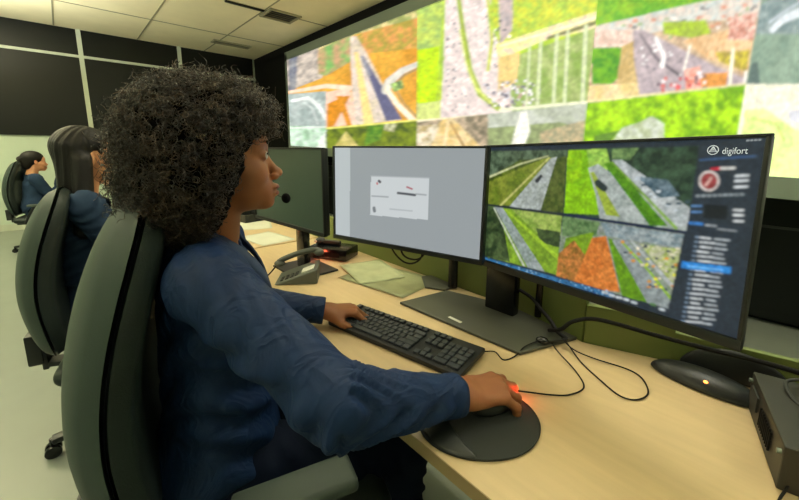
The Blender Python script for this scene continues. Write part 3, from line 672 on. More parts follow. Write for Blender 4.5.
def paint_mid(x, y, u, v):
    A = Art(x, y, (150, 157, 160)); A.c *= (1 + .0 * v)[:, None]
    A.poly([(330, 140), (350, 140), (350, 260), (330, 250)], (184, 192, 194))
    A.poly([(371, 176), (429, 178), (428, 220), (370, 215)], (200, 206, 208)); A.line([(371, 176), (429, 178)], 1, 1, (170, 176, 180))
    A.line([(377, 183), (377.3, 184)], 1.5, 1.5, (190, 90, 90)); A.line([(379, 181), (380, 182)], 2.5, 2.5, (70, 70, 80)); A.line([(407, 187), (412, 189)], 1.6, 1.6, (170, 90, 100)); A.line([(398, 193), (415, 195)], 2.4, 2.4, (80, 84, 90))
    A.line([(374, 208), (374.5, 211)], 3, 3, (120, 126, 130)); A.line([(372, 196), (388, 197)], 1.3, 1.3, (150, 156, 160)); A.line([(416, 194), (426, 195)], 1.3, 1.3, (150, 156, 160)); A.line([(390, 209), (412, 211)], 1.2, 1.2, (170, 176, 180))
    return A.c
mid = monitor('middle monitor with plain grey desktop and small white window', (.663, 1.065, .968), (.241, -.97, 0), (.02, .0, 1), .54, .314, paint_mid, (200, 130), bez=(.007, .009, .014, .006))
thr = monitor('switched off dark monitor behind the face of the person in navy', (.618, 1.652, .962), (.07, -.9975, 0), (.0, 0, 1), .54, .314, None, (3, 3), bez=(.007, .007, .014, .006))
# logo and name on the main monitor
def on_mon(mon, x, y, off=.0015):
    _, bl, ux, uz, nrm = mon; return on_plane(x, y, bl - nrm * (.004 - off), nrm)
def flat_text(body, mon, p0, p1, size_m, name, m, parent):
    _, bl, ux, uz, nrm = mon
    cu = bpy.data.curves.new(name, 'FONT'); cu.body = body; cu.size = 1; cu.extrude = .0; o = bpy.data.objects.new(name, cu); COL.objects.link(o)
    bpy.context.view_layer.update(); dg = bpy.context.evaluated_depsgraph_get(); me = bpy.data.meshes.new_from_object(o.evaluated_get(dg)); bpy.data.objects.remove(o)
    a = on_mon(mon, *p0); b = on_mon(mon, *p1); w = (b - a) @ ux
    co = np.array([v.co[:] for v in me.vertices]); W = co[:, 0].max() - co[:, 0].min(); s = w / W
    P = (a - bl) + (co[:, :1] - co[:, 0].min()) * s * ux + co[:, 1:2] * size_m * uz
    me.vertices.foreach_set('co', P.astype(np.float32).ravel()); me.materials.clear(); me.materials.append(m); me.update()
    return link(bpy.data.objects.new(name, me), parent)
M_txt = mat('lit_text', rgb(170, 176, 176), .5, emit=rgb(176, 182, 184), estr=EM)
flat_text('digifort', main, (722, 154), (748, 151), .014, 'name_text', M_txt, main[0])
g = MB(); cc = on_mon(main, 713, 150) - main[1]; ux, uz, nn = main[2], main[3], main[4]
def tri(r): return [cc + r * (math.cos(a) * ux + math.sin(a) * uz) for a in (R(90), R(210), R(330), R(90))]
g.tube(tri(.0052), .0008, 5); g.tube(tri(.002), .0005, 5)
g.tube([cc + .0068 * (math.cos(a) * ux + math.sin(a) * uz) for a in np.linspace(R(0), R(360), 20)], .0006, 5)
g.build('logo', M_txt, main[0])
# ---------------------------------------------------------------- monitor stands
st = thing('monitor_stand', 'black column stand on a broad dark rectangular plate under the nearest monitor', 'monitor stand', (0, 0, 0))
MB().prism([(.795, .866), (.812, .425), (1.005, .36), (1.055, .60), (1.0, .83)], .751, .759, .002).build('base_plate', M_plate, st)
MB().box((1.0, .60, .93), (.035, .105, .345), None, .006).build('column', M_gloss, st, True)
g = MB(); g.bar((1.0, .60, 1.06), (.885, .34, 1.10), .03, .05, .004); g.box((.865, .31, 1.11), (.03, .1, .1), Matrix.Rotation(R(10), 3, 'Z'), .004); g.build('arm', M_gloss, st, True)
MB().box((.832, .655, .7596), (.011, .05, .0008), Matrix.Rotation(R(-3), 3, 'Z')).build('sticker', M_white, st)
st2 = thing('monitor_stand', 'dark flat stand plate behind the printed papers under the middle monitor', 'monitor stand', (0, 0, 0))
MB().prism([(.965, .91), (1.0, .84), (1.062, .84), (1.078, .98), (1.04, 1.0)], .751, .7585, .002).build('base_plate', M_plate, st2)
g = MB(); g.cyl((1.045, .84, .757), (1.045, .84, 1.12), .018, n=20); g.bar((1.045, .84, 1.11), (.82, .81, 1.12), .03, .04, .004); g.build('column', M_gloss, st2, True)
st3 = thing('monitor_stand', 'black stand of the switched off monitor', 'monitor stand', (.73, 1.42, .75))
MB().prism([(-.09, -.12), (.1, -.12), (.1, .12), (-.09, .12)], .001, .009, .003).build('base_plate', M_plastic, st3)
g = MB(); g.box((.0, 0, .2), (.03, .07, .38), None, .005); g.bar((0, 0, .37), (-.03, 0, .37), .1, .08); g.build('column', M_gloss, st3, True)
tag(MB().cyl((1.045, .497, .76), (1.045, .497, .9), .011, n=16).build('cable_post', M_gloss, None, True), 'thin black post beside the thick monitor column', 'post')
# ================================================================ keyboard
def uv3(x, y, z=0): return (x, y, z)
kb = thing('keyboard', 'black wired computer keyboard under the left hand of the person in navy', 'keyboard', (.638, .690, .7505), math.atan2(-.984, .178))
KT = Matrix.Rotation(R(3.0), 4, 'X')
MB().box((0, 0, .0085), (.442, .138, .014), None, .004).build('case', M_keybase, kb, True, Matrix.Translation((0, 0, .0035)) @ KT)
rows = []
def row(y, x0, ws, h=.0165):
    x = x0
    for w in ws:
        if w > 0: rows.append((x + w / 2, y, w - .0025, h))
        x += abs(w)
u = .0186
for r_, (y, main_, nav, pad_) in enumerate([(.052, [u * 1, -u * .8] + [u] * 4 + [-u * .4] + [u] * 4 + [-u * .4] + [u] * 4, 3, 0), (.026, [u] * 13 + [u * 2], 3, 4), (.0075, [u * 1.5] + [u] * 12 + [u * 1.5], 3, 4),
                                      (-.011, [u * 1.75] + [u] * 11 + [u * 2.25], 0, 3), (-.0295, [u * 2.25] + [u] * 10 + [u * 2.75], 1, 4), (-.048, [u * 1.4] * 3 + [u * 5.8] + [u * 1.25] * 4, 3, 2)]):
    row(y, -.212, main_)
    if nav == 3: row(y, .0795, [u] * 3)
    if nav == 1: row(y, .0795 + u, [u])
    if pad_ == 2: row(y, .1385, [u * 2, u * 1.9])
    elif pad_ == 3: row(y, .1385, [u * 1, u, u * 1.9])
    elif pad_: row(y, .1385, [u * .98] * 4)
rows.sort(key=lambda k: -k[0]); kcache = {}
rest = MB(); left = 0
for i, (x, y, w, h) in enumerate(rows):
    T = Matrix.Translation((0, 0, .0035)) @ KT @ Matrix.Translation((x, y, .0185))
    if i < 100:
        kk = round(w, 4)
        if kk not in kcache:
            o = MB().box((0, 0, 0), (w, h, .007), None, .0018, 1).build('key', M_key, kb, True); kcache[kk] = o
        else:
            o = bpy.data.objects.new('key', kcache[kk].data); link(o, kb)
        o.matrix_local = T
    else: rest.box(T.to_translation(), (w, h, .007), KT.to_3x3(), .0015, 1); left += 1
if left: rest.build('key', M_key, kb)['kind'] = 'stuff'
# ================================================================ mouse mat and mouse
pad = thing('mouse_pad', 'round black mouse pad with wrist rest under the right hand of the person in navy', 'mouse pad', (.549, .354, .7505), R(-30))
g = []
for a in np.linspace(0, 2 * math.pi, 72, endpoint=False):
    g.append((.108 * math.cos(a) - (.02 if math.cos(a) < 0 else 0) * abs(math.cos(a)), .096 * math.sin(a)))
MB().prism(g, 0, .004, .0012).build('mat', M_pad, pad, True)
def f_rest(P):
    d = ell(P, (-.02, 0, .002), (.104, .092, .017)); return smax(smax(smax(d, P[:, 0] + .050, .006), -ell(P, (.01, 0, .012), (.082, .12, .03)), .005), -(P[:, 2] - .002), .002)
V, F = snet(f_rest, (-.17, -.11, -.005), (-.03, .11, .03), .002); nmesh('wrist_rest', V, F, M_rest, pad)
MB().tube([(p[0], p[1], .0045) for p in g + g[:1]], .0012, 6).build('stitched_edge', M_plastic, pad)
ms = thing('computer_mouse', 'black computer mouse glowing red under the right hand of the person in navy', 'mouse', (.594, .362, .7555), R(-14))
def f_mouse(P):
    d = ell(P, (0, 0, .002), (.052, .029, .031)); return smax(d, -(P[:, 2]), .003)
V, F = snet(f_mouse, (-.07, -.04, -.003), (.07, .04, .045), .002); nmesh('shell', relax(V, F, 2), F, M_plastic, ms)
MB().cyl((.032, -.004, .022), (.032, .004, .022), .011, n=20).build('scroll_wheel', M_red, ms, True)
MB().sph((.051, 0, .008), (.005, .022, .006)).build('red_lamp', M_red, ms, True)
ld = bpy.data.lights.new('mouse_glow', 'POINT'); ld.energy = .06; ld.color = (1, .08, .03); ld.shadow_soft_size = .01
lo = bpy.data.objects.new('mouse_glow', ld); link(lo); lo.location = (.655, .339, .775)
# ================================================================ cables
def cable(lab, pts, r, grp=None, m=M_cable, n=70):
    o = MB().tube(spline(pts, n), r, 8).build('cable', m, None, True); tag(o, lab, 'cable', grp); return o
cable('thin keyboard cable leaving the back of the keyboard beside the mouse pad', [(.735, .51, .758), (.752, .492, .757), (.775, .475, .754), (.76, .44, .7535), (.80, .43, .7535), (.84, .43, .762), (.885, .42, .765), (.90, .41, .764)], .0016)
cable('thin mouse cable curving over the desk from the mouse to the cable knot', [(.662, .345, .765), (.69, .33, .756), (.72, .298, .753), (.75, .272, .753), (.80, .262, .753), (.848, .30, .753), (.885, .36, .762), (.915, .39, .762)], .0017)
cable('thin cable laid in a long loop on the desk right of the stand plate', [(.955, .375, .766), (.90, .31, .753), (.86, .255, .753), (.828, .20, .753), (.84, .17, .753), (.885, .16, .753), (.935, .185, .753), (.95, .22, .753), (.935, .29, .755), (.93, .34, .76), (.95, .38, .768)], .0017)
cable('thick black cable running along the top of the green back panel', [(.96, .42, .772), (.935, .378, .80), (.955, .355, .825), (1.000, .308, .832), (1.020, .178, .83), (1.034, .068, .832), (1.03, .0, .84), (1.01, -.06, .85)], .0055)
cable('thick black cable dropping from the column to the stand plate', [(1.03, .58, .84), (1.04, .52, .815), (1.01, .47, .80), (.985, .43, .79), (.965, .40, .775), (.96, .37, .766)], .0055)
cable('black cables hanging under the middle monitor', [(.80, .93, 1.0), (.79, .90, .94), (.80, .86, .905), (.82, .83, .90), (.83, .80, .93), (.82, .79, 1.0)], .003)
cable('second black cable hanging under the middle monitor', [(.80, .88, 1.0), (.80, .86, .93), (.82, .82, .915), (.83, .79, .94), (.83, .78, 1.0)], .003)
cable('black cable leaning at the lower right corner of the desk', [(.78, -.055, .77), (.765, -.05, .757), (.74, -.045, .753), (.70, -.045, .753), (.64, -.05, .753)], .002)
cc_ = thing('cable_adapter', 'small black cable adapter puck on the stand plate', 'adapter', (.90, .41, .759), R(-70))
MB().sph((0, 0, .009), (.017, .013, .009)).build('puck', M_gloss, cc_, True)
MB().bar((.01, .0, .006), (.06, .045, .006), .006, .006, .001).build('plug', M_plastic, cc_)
for o in (cc_,): pass
# ================================================================ devices at the right
def boat2(P):
    d = ell(P, (0, 0, 0), (.016, .10, .072)); return smax(d, -(P[:, 2]), .004)
def boat(P):
    d = ell(P, (0, 0, 0), (.045, .105, .034)); return smax(d, -(P[:, 2]), .004)
dv = thing('speaker_unit', 'flat boat shaped black device with small orange light on the desk', 'speaker', (1.018, .085, .7505), R(-4))
V, F = snet(boat, (-.06, -.12, -.004), (.06, .12, .045), .003); nmesh('housing', relax(V, F, 2), F, M_plastic, dv)
MB().sph((-.032, -.008, .024), (.003, .004, .003)).build('orange_lamp', M_orange, dv, True)
dv2 = thing('speaker_unit', 'tall black curved device against the green panel, behind the orange light', 'speaker', (1.088, .045, .7505), R(11))
V, F = snet(boat2, (-.03, -.12, -.004), (.03, .12, .08), .003); nmesh('housing', relax(V, F, 2), F, M_plastic, dv2)
bx = thing('network_box', 'black slotted metal equipment box at the right edge of the desk', 'equipment box', (.885, -.012, .7505), R(12.5))
M_boxm = mat('box_metal', rgb(46, 44, 39), .5, noise=.1, scale=15)
MB().box((0, -.11, .038), (.24, .215, .076), None, .003).build('housing', M_boxm, bx)
for k in range(9): MB().box((-.06 + k * .009, .0, .04), (.003, .003, .034)).build('vent_slot', M_blackmatte, bx)
MB().box((.065, 0, .045), (.05, .003, .03)).build('label_plate', M_leg, bx)
for k in (-.11, .11): MB().cyl((k, -.005, .06), (k, .003, .06), .004, n=12).build('screw', M_alu, bx)
b2 = thing('network_box', 'smaller black box stacked on top of the slotted equipment box', 'equipment box', (.95, -.10, .8275), R(22))
MB().box((0, -.05, .024), (.22, .12, .048), None, .004).build('housing', M_plastic, b2)
MB().box((0.02, .0122, .024), (.12, .004, .022)).build('front_slot', M_blackmatte, b2)
MB().tube(spline([(.06, .012, .02), (.05, .05, .01), (.0, .055, .0), (-.04, .04, .004)], 20), .003, 8).build('patch_lead', M_leg, b2, True)
# ================================================================ papers, phone, router
def sheet(lab, cx, cy, w, d, rz, z, m, grp, curl=.004):
    nx, ny = 10, 14; P = []
    for i in range(nx):
        for j in range(ny):
            x = (i / (nx - 1) - .5) * w; y = (j / (ny - 1) - .5) * d; P.append((x, y, curl * (abs(2 * x / w) ** 3) * (.5 + .5 * math.sin(3 * y / d + cx * 9))))
    P = np.array(P); I = np.arange(nx * ny).reshape(nx, ny); F = np.stack([I[:-1, :-1].ravel(), I[1:, :-1].ravel(), I[1:, 1:].ravel(), I[:-1, 1:].ravel()], 1)
    o = nmesh('paper_sheet', P, F, m, None, True); o.location = (cx, cy, z); o.rotation_euler = (0, 0, rz)
    md = o.modifiers.new('thickness', 'SOLIDIFY'); md.thickness = .0006; tag(o, lab, 'paper', grp)
M_print2 = mat('laminated_sheet', rgb(146, 150, 112), .4, noise=.18, scale=11)
sheet('laminated greenish chart lying under the middle monitor, nearest its corner', .925, 1.08, .24, .34, R(9), .7512, M_print2, 'papers under the middle monitor')
sheet('pale printed sheet lying on the greenish chart', .93, 1.20, .20, .27, R(-16), .7545, M_paper2, 'papers under the middle monitor')
sheet('white sheet on the desk just beyond the telephone', .83, 2.08, .21, .3, R(8), .7512, M_paper, 'papers on the far desk')
sheet('white sheet second beyond the telephone along the desk', .93, 2.5, .21, .3, R(-20), .7512, M_paper, 'papers on the far desk')
sheet('pale sheet at the far end of the desk row', .86, 2.95, .21, .3, R(30), .7512, M_paper, 'papers on the far desk')
kit = thing('tray', 'black desk organiser tray on the far desk beyond the white sheets', 'tray', (.98, 2.75, .7515), R(10))
MB().box((0, 0, .006), (.2, .26, .012), None, .004).build('bottom', M_plastic, kit)
for s in (-1, 1): MB().box((s * .097, 0, .03), (.006, .26, .05)).build('side', M_plastic, kit); MB().box((0, s * .127, .03), (.19, .006, .05)).build('side', M_plastic, kit)
ph = thing('desk_phone', 'grey desk telephone with its handset, beside the low black radio base', 'telephone', (.655, 1.33, .7505), R(-35))
def f_ph(P): return smax(rbox(P, (0, 0, .02), (.085, .075, .045), .01), (P[:, 2] - .03) - (P[:, 0]) * .35, .004)
V, F = snet(lambda P: smax(f_ph(P), -P[:, 2], .002), (-.1, -.09, -.004), (.1, .09, .08), .003)
M_phone = mat('phone_grey', rgb(84, 88, 82), .5)
nmesh('base', relax(V, F, 1), F, M_phone, ph)
MB().box((.045, -.025, .048), (.05, .055, .004), Matrix.Rotation(R(-19.3), 3, 'Y'), .001).build('display', M_white, ph)
for i in range(4):
    for j in range(3): MB().box((-.055 + i * .019, -.05 + j * .017, .031 + (-.055 + i * .019) * .35), (.012, .012, .006), Matrix.Rotation(R(-19.3), 3, 'Y'), .0015, 1).build('button', M_plastic, ph)
hs = spline([(-.085, .052, .055), (-.06, .052, .07), (0, .052, .092), (.06, .052, .105), (.085, .052, .10)], 30)
g = MB(); g.tube(hs, .0115, 12); g.sph((-.08, .052, .05), (.022, .021, .014)); g.sph((.082, .052, .094), (.022, .021, .016)); g.build('handset', M_phone, ph, True)
MB().tube(spline([(-.09, .05, .045), (-.12, .03, .012), (-.14, -.02, .005), (-.17, -.06, .004), (-.2, -.08, .004)], 40), .003, 8).build('cord', M_cable, ph, True)
ro = thing('radio_base', 'low black radio base with glowing red light behind the telephone', 'radio', (.93, 1.50, .7505), R(-62))
MB().box((0, 0, .03), (.21, .13, .055), None, .008).build('housing', M_gloss, ro, True)
g = MB(); g.sph((-.075, .01, .07), (.028, .024, .02)); g.bar((-.07, .01, .07), (.03, .02, .066), .03, .02, .006); g.build('handset', M_plastic, ro, True)
MB().sph((-.06, -.066, .04), (.008, .004, .007)).build('red_lamp', M_red, ro, True)
MB().sph((-.085, -.022, .076), (.008, .005, .006)).build('white_lamp', M_white, ro, True)
MB().box((.03, -.0655, .03), (.08, .002, .02)).build('display', M_blackmatte, ro)
ld = bpy.data.lights.new('radio_glow', 'POINT'); ld.energy = .35; ld.color = (1, .1, .04); ld.shadow_soft_size = .01
lo = bpy.data.objects.new('radio_glow', ld); link(lo); lo.location = (.79, 1.48, .79)
# ================================================================ chairs
def pillow_grid(cx, halfw, z0, z1, tb, tf, n=36, m=44, wrap=.06, rnd=4.0):
    """closed curved slab facing +x. cx(v) centre line, halfw(v), thickness behind / in front"""
    def surf(sgn, tt):
        P = np.zeros((n, m, 3))
        for i in range(n):
            a = -1 + 2 * i / (n - 1)
            for j in range(m):
                b = -1 + 2 * j / (m - 1)
                # square to superellipse
                k = (abs(a) ** rnd + abs(b) ** rnd) ** (1 / rnd); mx = max(abs(a), abs(b)); s = mx / k if k > 1e-9 else 1
                aa, bb = a * s, b * s; v = .5 + .5 * bb; e = (1 - min(1, mx) ** 5) ** .5
                y = aa * halfw(v); x = cx(v) + wrap * (aa * aa) + sgn * tt * e
                P[i, j] = (x, y, z0 + (z1 - z0) * v)
        return P.reshape(-1, 3)
    A = surf(1, tf); B = surf(-1, tb); I = np.arange(n * m).reshape(n, m)
    Fa = np.stack([I[:-1, :-1].ravel(), I[1:, :-1].ravel(), I[1:, 1:].ravel(), I[:-1, 1:].ravel()], 1)
    V = np.vstack([A, B]); return V, np.vstack([Fa, Fa[:, ::-1] + n * m])
def make_chair(lab, loc, rz):
    t = thing('office_chair', lab, 'chair', loc, rz, 'grey and black office chairs along the desk row')
    cx = lambda v: -.235 - .036 * math.sin(math.pi * v) + .075 * max(0, v - .35) ** 1.6 * 2
    hw = lambda v: .245 - .055 * v ** 2.2 - .03 * (1 - v) ** 2
    V, F = pillow_grid(lambda v: cx(v) - .014, lambda v: hw(v) + .004, .49, 1.20, .048, .004, wrap=.04); nmesh('back_shell', V, F, M_shell, t)
    V, F = pillow_grid(lambda v: cx(v) - .004, lambda v: hw(v) + .001, .495, 1.195, .004, .061, wrap=.04); nmesh('back_cushion', V, F, M_leather, t)
    V, F = pillow_grid(lambda v: cx(v) - .009, lambda v: hw(v) + .0065, .49, 1.20, .0035, .0035, wrap=.042); nmesh('piping', V, F, M_gloss, t)
    def seat(P): return smin(smax(rbox(P, (.02, 0, .445), (.255, .255, .04), .038), -1.0 + 0 * P[:, 0], .01), ell(P, (.2, 0, .44), (.09, .23, .045)), .03)
    V, F = snet(seat, (-.3, -.3, .38), (.34, .3, .52), .012); nmesh('seat', relax(V, F, 2), F, M_leather, t)
    MB().box((0, 0, .40), (.42, .42, .02), None, .006).build('seat_pan', M_shell, t)
    MB().bar((-.08, 0, .39), (-.30, 0, .42), .07, .02, .004).build('back_bar', M_plastic, t)
    g = MB(); g.bar((-.30, 0, .40), (-.305, 0, .72), .075, .02, .006); g.box((-.325, 0, .5), (.05, .09, .14), None, .01); g.build('back_bracket', M_plastic, t, True)
    for s in (-1, 1):
        g = MB(); g.tube(spline([(-.10, s * .24, .40), (-.10, s * .29, .44), (-.04, s * .30, .56), (.0, s * .295, .635)], 24), .016, 10); a = g.build('armrest', M_plastic, t, True)
        MB().box((.045, s * .29, .645), (.22, .08, .028), None, .012, 3).build('arm_pad', M_armpad, a, True)
    MB().cyl((0, 0, .12), (0, 0, .39), .027, bev=.002).build('gas_lift', M_gloss, t, True)
    MB().cyl((0, 0, .075), (0, 0, .13), .05, .036, bev=.003).build('hub', M_plastic, t, True)
    for k in range(5):
        a = R(72 * k + 48); d = Vector((math.cos(a), math.sin(a), 0))
        l = MB().bar(tuple(d * .03 + Vector((0, 0, .10))), tuple(d * .32 + Vector((0, 0, .075))), .045, .028, .008).build('star_leg', M_plastic, t, True)
        g = MB(); p = d * .32; n_ = Vector((-d.y, d.x, 0))
        g.cyl(tuple(p + n_ * .008 + Vector((0, 0, .028))), tuple(p + n_ * .026 + Vector((0, 0, .028))), .028, bev=.003).cyl(tuple(p - n_ * .026 + Vector((0, 0, .028))), tuple(p - n_ * .008 + Vector((0, 0, .028))), .028, bev=.003)
        g.cyl(tuple(p + Vector((0, 0, .03))), tuple(p + Vector((0, 0, .085))), .009); g.build('caster', M_gloss, l, True)
    return t
ch1 = make_chair('office chair with tall dark padded back under the person in navy', (.285, .84, 0), R(-16))
def dup_chair(lab, loc, rz):
    c = copy_tree(ch1); c.location = loc; c.rotation_euler = (0, 0, rz); c['label'] = lab; return c
dup_chair('office chair of the second person along the desk, second from the camera', (.15, 1.95, 0), R(-12)).scale = (1, 1, .93)
dup_chair('small distant office chair of the far worker at the left edge', (-.24, 6.34, 0), R(-14)).scale = (1, 1, .92)
# ================================================================ people
def frame(fwd, upv=(0, 0, 1)):
    f = np.asarray(fwd, float); f /= np.linalg.norm(f); l = np.cross(upv, f); l /= np.linalg.norm(l); u_ = np.cross(f, l)
    return np.stack([f, l, u_], 1)     # columns: forward, left, up
def head_sdf(P, ears=True, fem=True):
    S = P.copy(); S[:, 1] = np.abs(S[:, 1])
    d = ell(P, (-.014, 0, .036), (.098, .076, .082))
    d = smin(d, ell(P, (.030, 0, -.028), (.056, .060, .078)), .03)
    d = smin(d, ell(P, (.034, 0, -.074), (.046, .045, .036)), .025)
    d = smin(d, ell(P, (.068, 0, -.101), (.019, .021, .015)), .016)
    d = smin(d, ell(P, (.060, 0, .030), (.030, .056, .030)), .02)
    d = smin(d, ell(S, (.052, .040, -.036), (.026, .022, .024)), .02)
    d = smin(d, ell(P, (.066, 0, -.074), (.024, .031, .026)), .015)
    d = smax(d, -ell(S, (.093, .033, -.001), (.018, .019, .0135)), .012)
    d = smin(d, cone(P, (.077, 0, .001), (.0985, 0, -.036), .0078, .0095), .010)
    d = smin(d, ell(P, (.1035, 0, -.0405), (.0105, .0120, .0098)), .006)
    d = smin(d, ell(S, (.0945, .0135, -.0475), (.0095, .0075, .0075)), .005)
    d = smax(d, -ell(S, (.1005, .0065, -.0535), (.005, .0035, .004)), .003)
    d = smin(d, ell(P, (.0905, 0, -.0695), (.0112, .0225, .0070)), .004)
    d = smin(d, ell(P, (.0885, 0, -.0835), (.0112, .0195, .0080)), .004)
    d = smax(d, -ell(P, (.102, 0, -.0765), (.010, .021, .0014)), .002)
    d = smin(d, ell(S, (.0725, .0315, .0005), (.0145, .0165, .0135)), .004)          # lids over the eye ball
    d = smax(d, -ell(S, (.090, .0325, -.0005), (.0145, .0135, .0060)), .002)           # eye opening
    if ears:
        e = ell(S, (-.006, .079, -.008), (.018, .0075, .031), np.array([[.94, .34, 0], [-.34, .94, 0], [0, 0, 1]]))
        e = smax(e, -ell(S, (-.004, .088, -.005), (.010, .006, .018)), .004); d = smin(d, e, .006)
    return d
def neck_sdf(P, b):
    return cone(P, (-.022, 0, -.055), b, .050, .056)
def place(V, c, Fm): return np.asarray(c) + V @ Fm.T
def face_extras(root, c, Fm, lips=True, browm=None):
    V = []; 
    for s in (-1, 1):
        g = MB(); g.sph((.0752, s * .0315, .0), .0122); o = g.build('eyeball', M_eye, root, True); xform(o, c, Fm)
        g = MB(); g.sph((.0842, s * .0312, -.0003), (.0038, .0058, .0058)); o2 = g.build('iris', M_iris, o, True); xform(o2, c, Fm)
        g = MB(); pts = [(.0905 - .5 * (abs(y) - .031) ** 2 * 18, s * abs(y), .022 + .004 * math.sin((abs(y) - .012) * 90)) for y in np.linspace(.014, .048, 9)]
        g.tube(pts, np.array([.0015, .0028, .0032, .0034, .0034, .0032, .0028, .0022, .0012]), 6); o = g.build('eyebrow', browm or M_hair, root, True); xform(o, c, Fm)
        g = MB(); pts = [(.0885 - .55 * (y - .0315) ** 2 * 40, s * y, .0042 - (y - .0315) ** 2 * 16) for y in np.linspace(.020, .044, 9)]
        g.tube(pts, .0016, 5); o = g.build('eyelashes', M_hair, root, True); xform(o, c, Fm)
def xform(o, c, Fm):
    n = len(o.data.vertices); a = np.empty(n * 3, np.float32); o.data.vertices.foreach_get('co', a)
    a = place(a.reshape(-1, 3), c, Fm); o.data.vertices.foreach_set('co', a.astype(np.float32).ravel()); o.data.update()
# ---- hands. local: x towards the fingertips, y towards the thumb side (mirrored for the left), z back of the hand
def hand_joints(curl, thumb, spread=.10):
    ys = (.027, .009, -.0095, -.0275); x0 = (.088, .092, .087, .079); ln = ((.042, .026, .021), (.046, .029, .022), (.042, .027, .021), (.033, .021, .019)); out = []
    for i in range(4):
        p = np.array([x0[i], ys[i], .0 + (.003 if i in (1, 2) else 0)]); a = 0; ch = [p]; yaw = spread * (1.2 - i * .8)
        for k in range(3):
            a += curl[i][k]; p = p + ln[i][k] * np.array([math.cos(a) * math.cos(yaw), math.cos(a) * math.sin(yaw), -math.sin(a)]); ch.append(p)
        out.append(ch)
    return out, [np.array(q) for q in thumb]
def hand_sdf(P, J, T):
    d = None
    for i, ch in enumerate(J):
        m = cone(P, (.012, ch[0][1] * .62, -.002), ch[0], .0125, .0112)
        d = m if d is None else smin(d, m, .012)
    d = smin(d, ell(P, (.03, .0, -.006), (.035, .032, .012)), .012)
    d = smin(d, cone(P, (.014, .016, -.008), (.048, .034, -.010), .013, .012), .012)
    for i, ch in enumerate(J):
        r = (.0098, .0102, .0098, .0088)[i]
        f = cone(P, ch[0], ch[1], r * 1.06, r * .95); f = smin(f, cone(P, ch[1], ch[2], r * .96, r * .88), .003); f = smin(f, cone(P, ch[2], ch[3], r * .88, r * .74), .003)
        f = smin(f, ell(P, ch[1] + (0, 0, .001), (r * 1.02,) * 3), .002)
        d = smin(d, f, .004)
    t = cone(P, T[0], T[1], .0135, .0118); t = smin(t, cone(P, T[1], T[2], .0115, .0104), .003); t = smin(t, cone(P, T[2], T[3], .0104, .0082), .003)
    d = smin(d, t, .010)
    w = smin(cone(P, (-.020, .010, 0), (.014, .011, -.001), .022, .0185), cone(P, (-.020, -.010, 0), (.014, -.011, -.001), .022, .0175), .01)
    return smin(d, w, .014)
HS = 1.09
def hand_mesh(wrist, Fm, J, T, mirror, h=.0022):
    V, F = snet(lambda P: hand_sdf(P, J, T), (-.10, -.07, -.10), (.20, .08, .05), h); V = relax(V, F, 1, .4)
    if mirror: V = V * (1, -1, 1); F = F[:, ::-1]
    V = V * (HS if not mirror else 1.0)
    return place(V, wrist, Fm), F
def nails(root, wrist, Fm, J, T, mirror):
    for ch, r in list(zip(J, (.0098, .0102, .0098, .0088))) + [(T, .0104)]:
        a, b = ch[-2], ch[-1]; d = (b - a) / np.linalg.norm(b - a); upn = np.array([0, 0, 1.]) if ch is not T else np.array([.1, .5, .85]); upn = upn - d * (upn @ d)
        if np.linalg.norm(upn) < .1: upn = np.array([1., 0, 0]) - d * d[0]
        upn /= np.linalg.norm(upn); s = np.cross(upn, d); c = b + upn * r * .56 + d * .001
        Rm = Matrix(((d[0], s[0], upn[0]), (d[1], s[1], upn[1]), (d[2], s[2], upn[2])))
        o = MB().sph(tuple(c), (r * .72, r * .62, r * .26), Rm, 12).build('fingernail', M_nail, root, True)
        if mirror:
            n = len(o.data.vertices); q_ = np.empty(n * 3, np.float32); o.data.vertices.foreach_get('co', q_); q_ = q_.reshape(-1, 3) * (1, -1, 1); o.data.vertices.foreach_set('co', q_.astype(np.float32).ravel()); o.data.flip_normals()
        elif HS != 1: o.data.transform(Matrix.Scale(HS, 4))
        xform(o, wrist, Fm)
# ---- cloth folds
def seg_folds(V, N, segs, seed=0):
    D = np.zeros(len(V)); 
    dist = np.stack([cone(V, a, b, 0, 0) for a, b, *_ in segs], 1); near = dist.argmin(1)
    for i, (a, b, amp0, amp1, wl) in enumerate(segs):
        a = np.asarray(a); b = np.asarray(b); L = np.linalg.norm(b - a); ax_ = (b - a) / L; m = near == i
        if not m.any(): continue
        q_ = V[m] - a; t = q_ @ ax_; r_ = q_ - t[:, None] * ax_; e1 = np.cross(ax_, (.3, .2, 1)); e1 /= np.linalg.norm(e1); e2 = np.cross(ax_, e1); ph_ = np.arctan2(r_ @ e2, r_ @ e1)
        tt = np.clip(t / L, 0, 1); w = amp0 * (1 - tt) ** 1.5 + amp1 * tt ** 1.5 + .25 * max(amp0, amp1)
        s = t / wl + 1.15 * np.sin(ph_ + seed + i) + .4 * np.sin(2 * ph_ + 1.7 * seed) + 1.3 * vnoise(t / (wl * 1.8) + 9 * i, np.cos(ph_) * .9 + 3, seed + i) + .8 * vnoise(np.sin(ph_) * 1.2 + 3, t / (wl * 2.5), seed + 31 + i)
        rid = 1 - np.abs(np.mod(s, 1) * 2 - 1); rid = rid * rid * (3 - 2 * rid); mask_ = np.clip(2.2 * vnoise(t / (wl * 2) + 5, np.cos(ph_ + 1) * 1.3 + 7, seed + 77) - .45, 0, 1)
        D[m] = w * (rid - .5) * mask_ * 2
    return V + N * D[:, None]
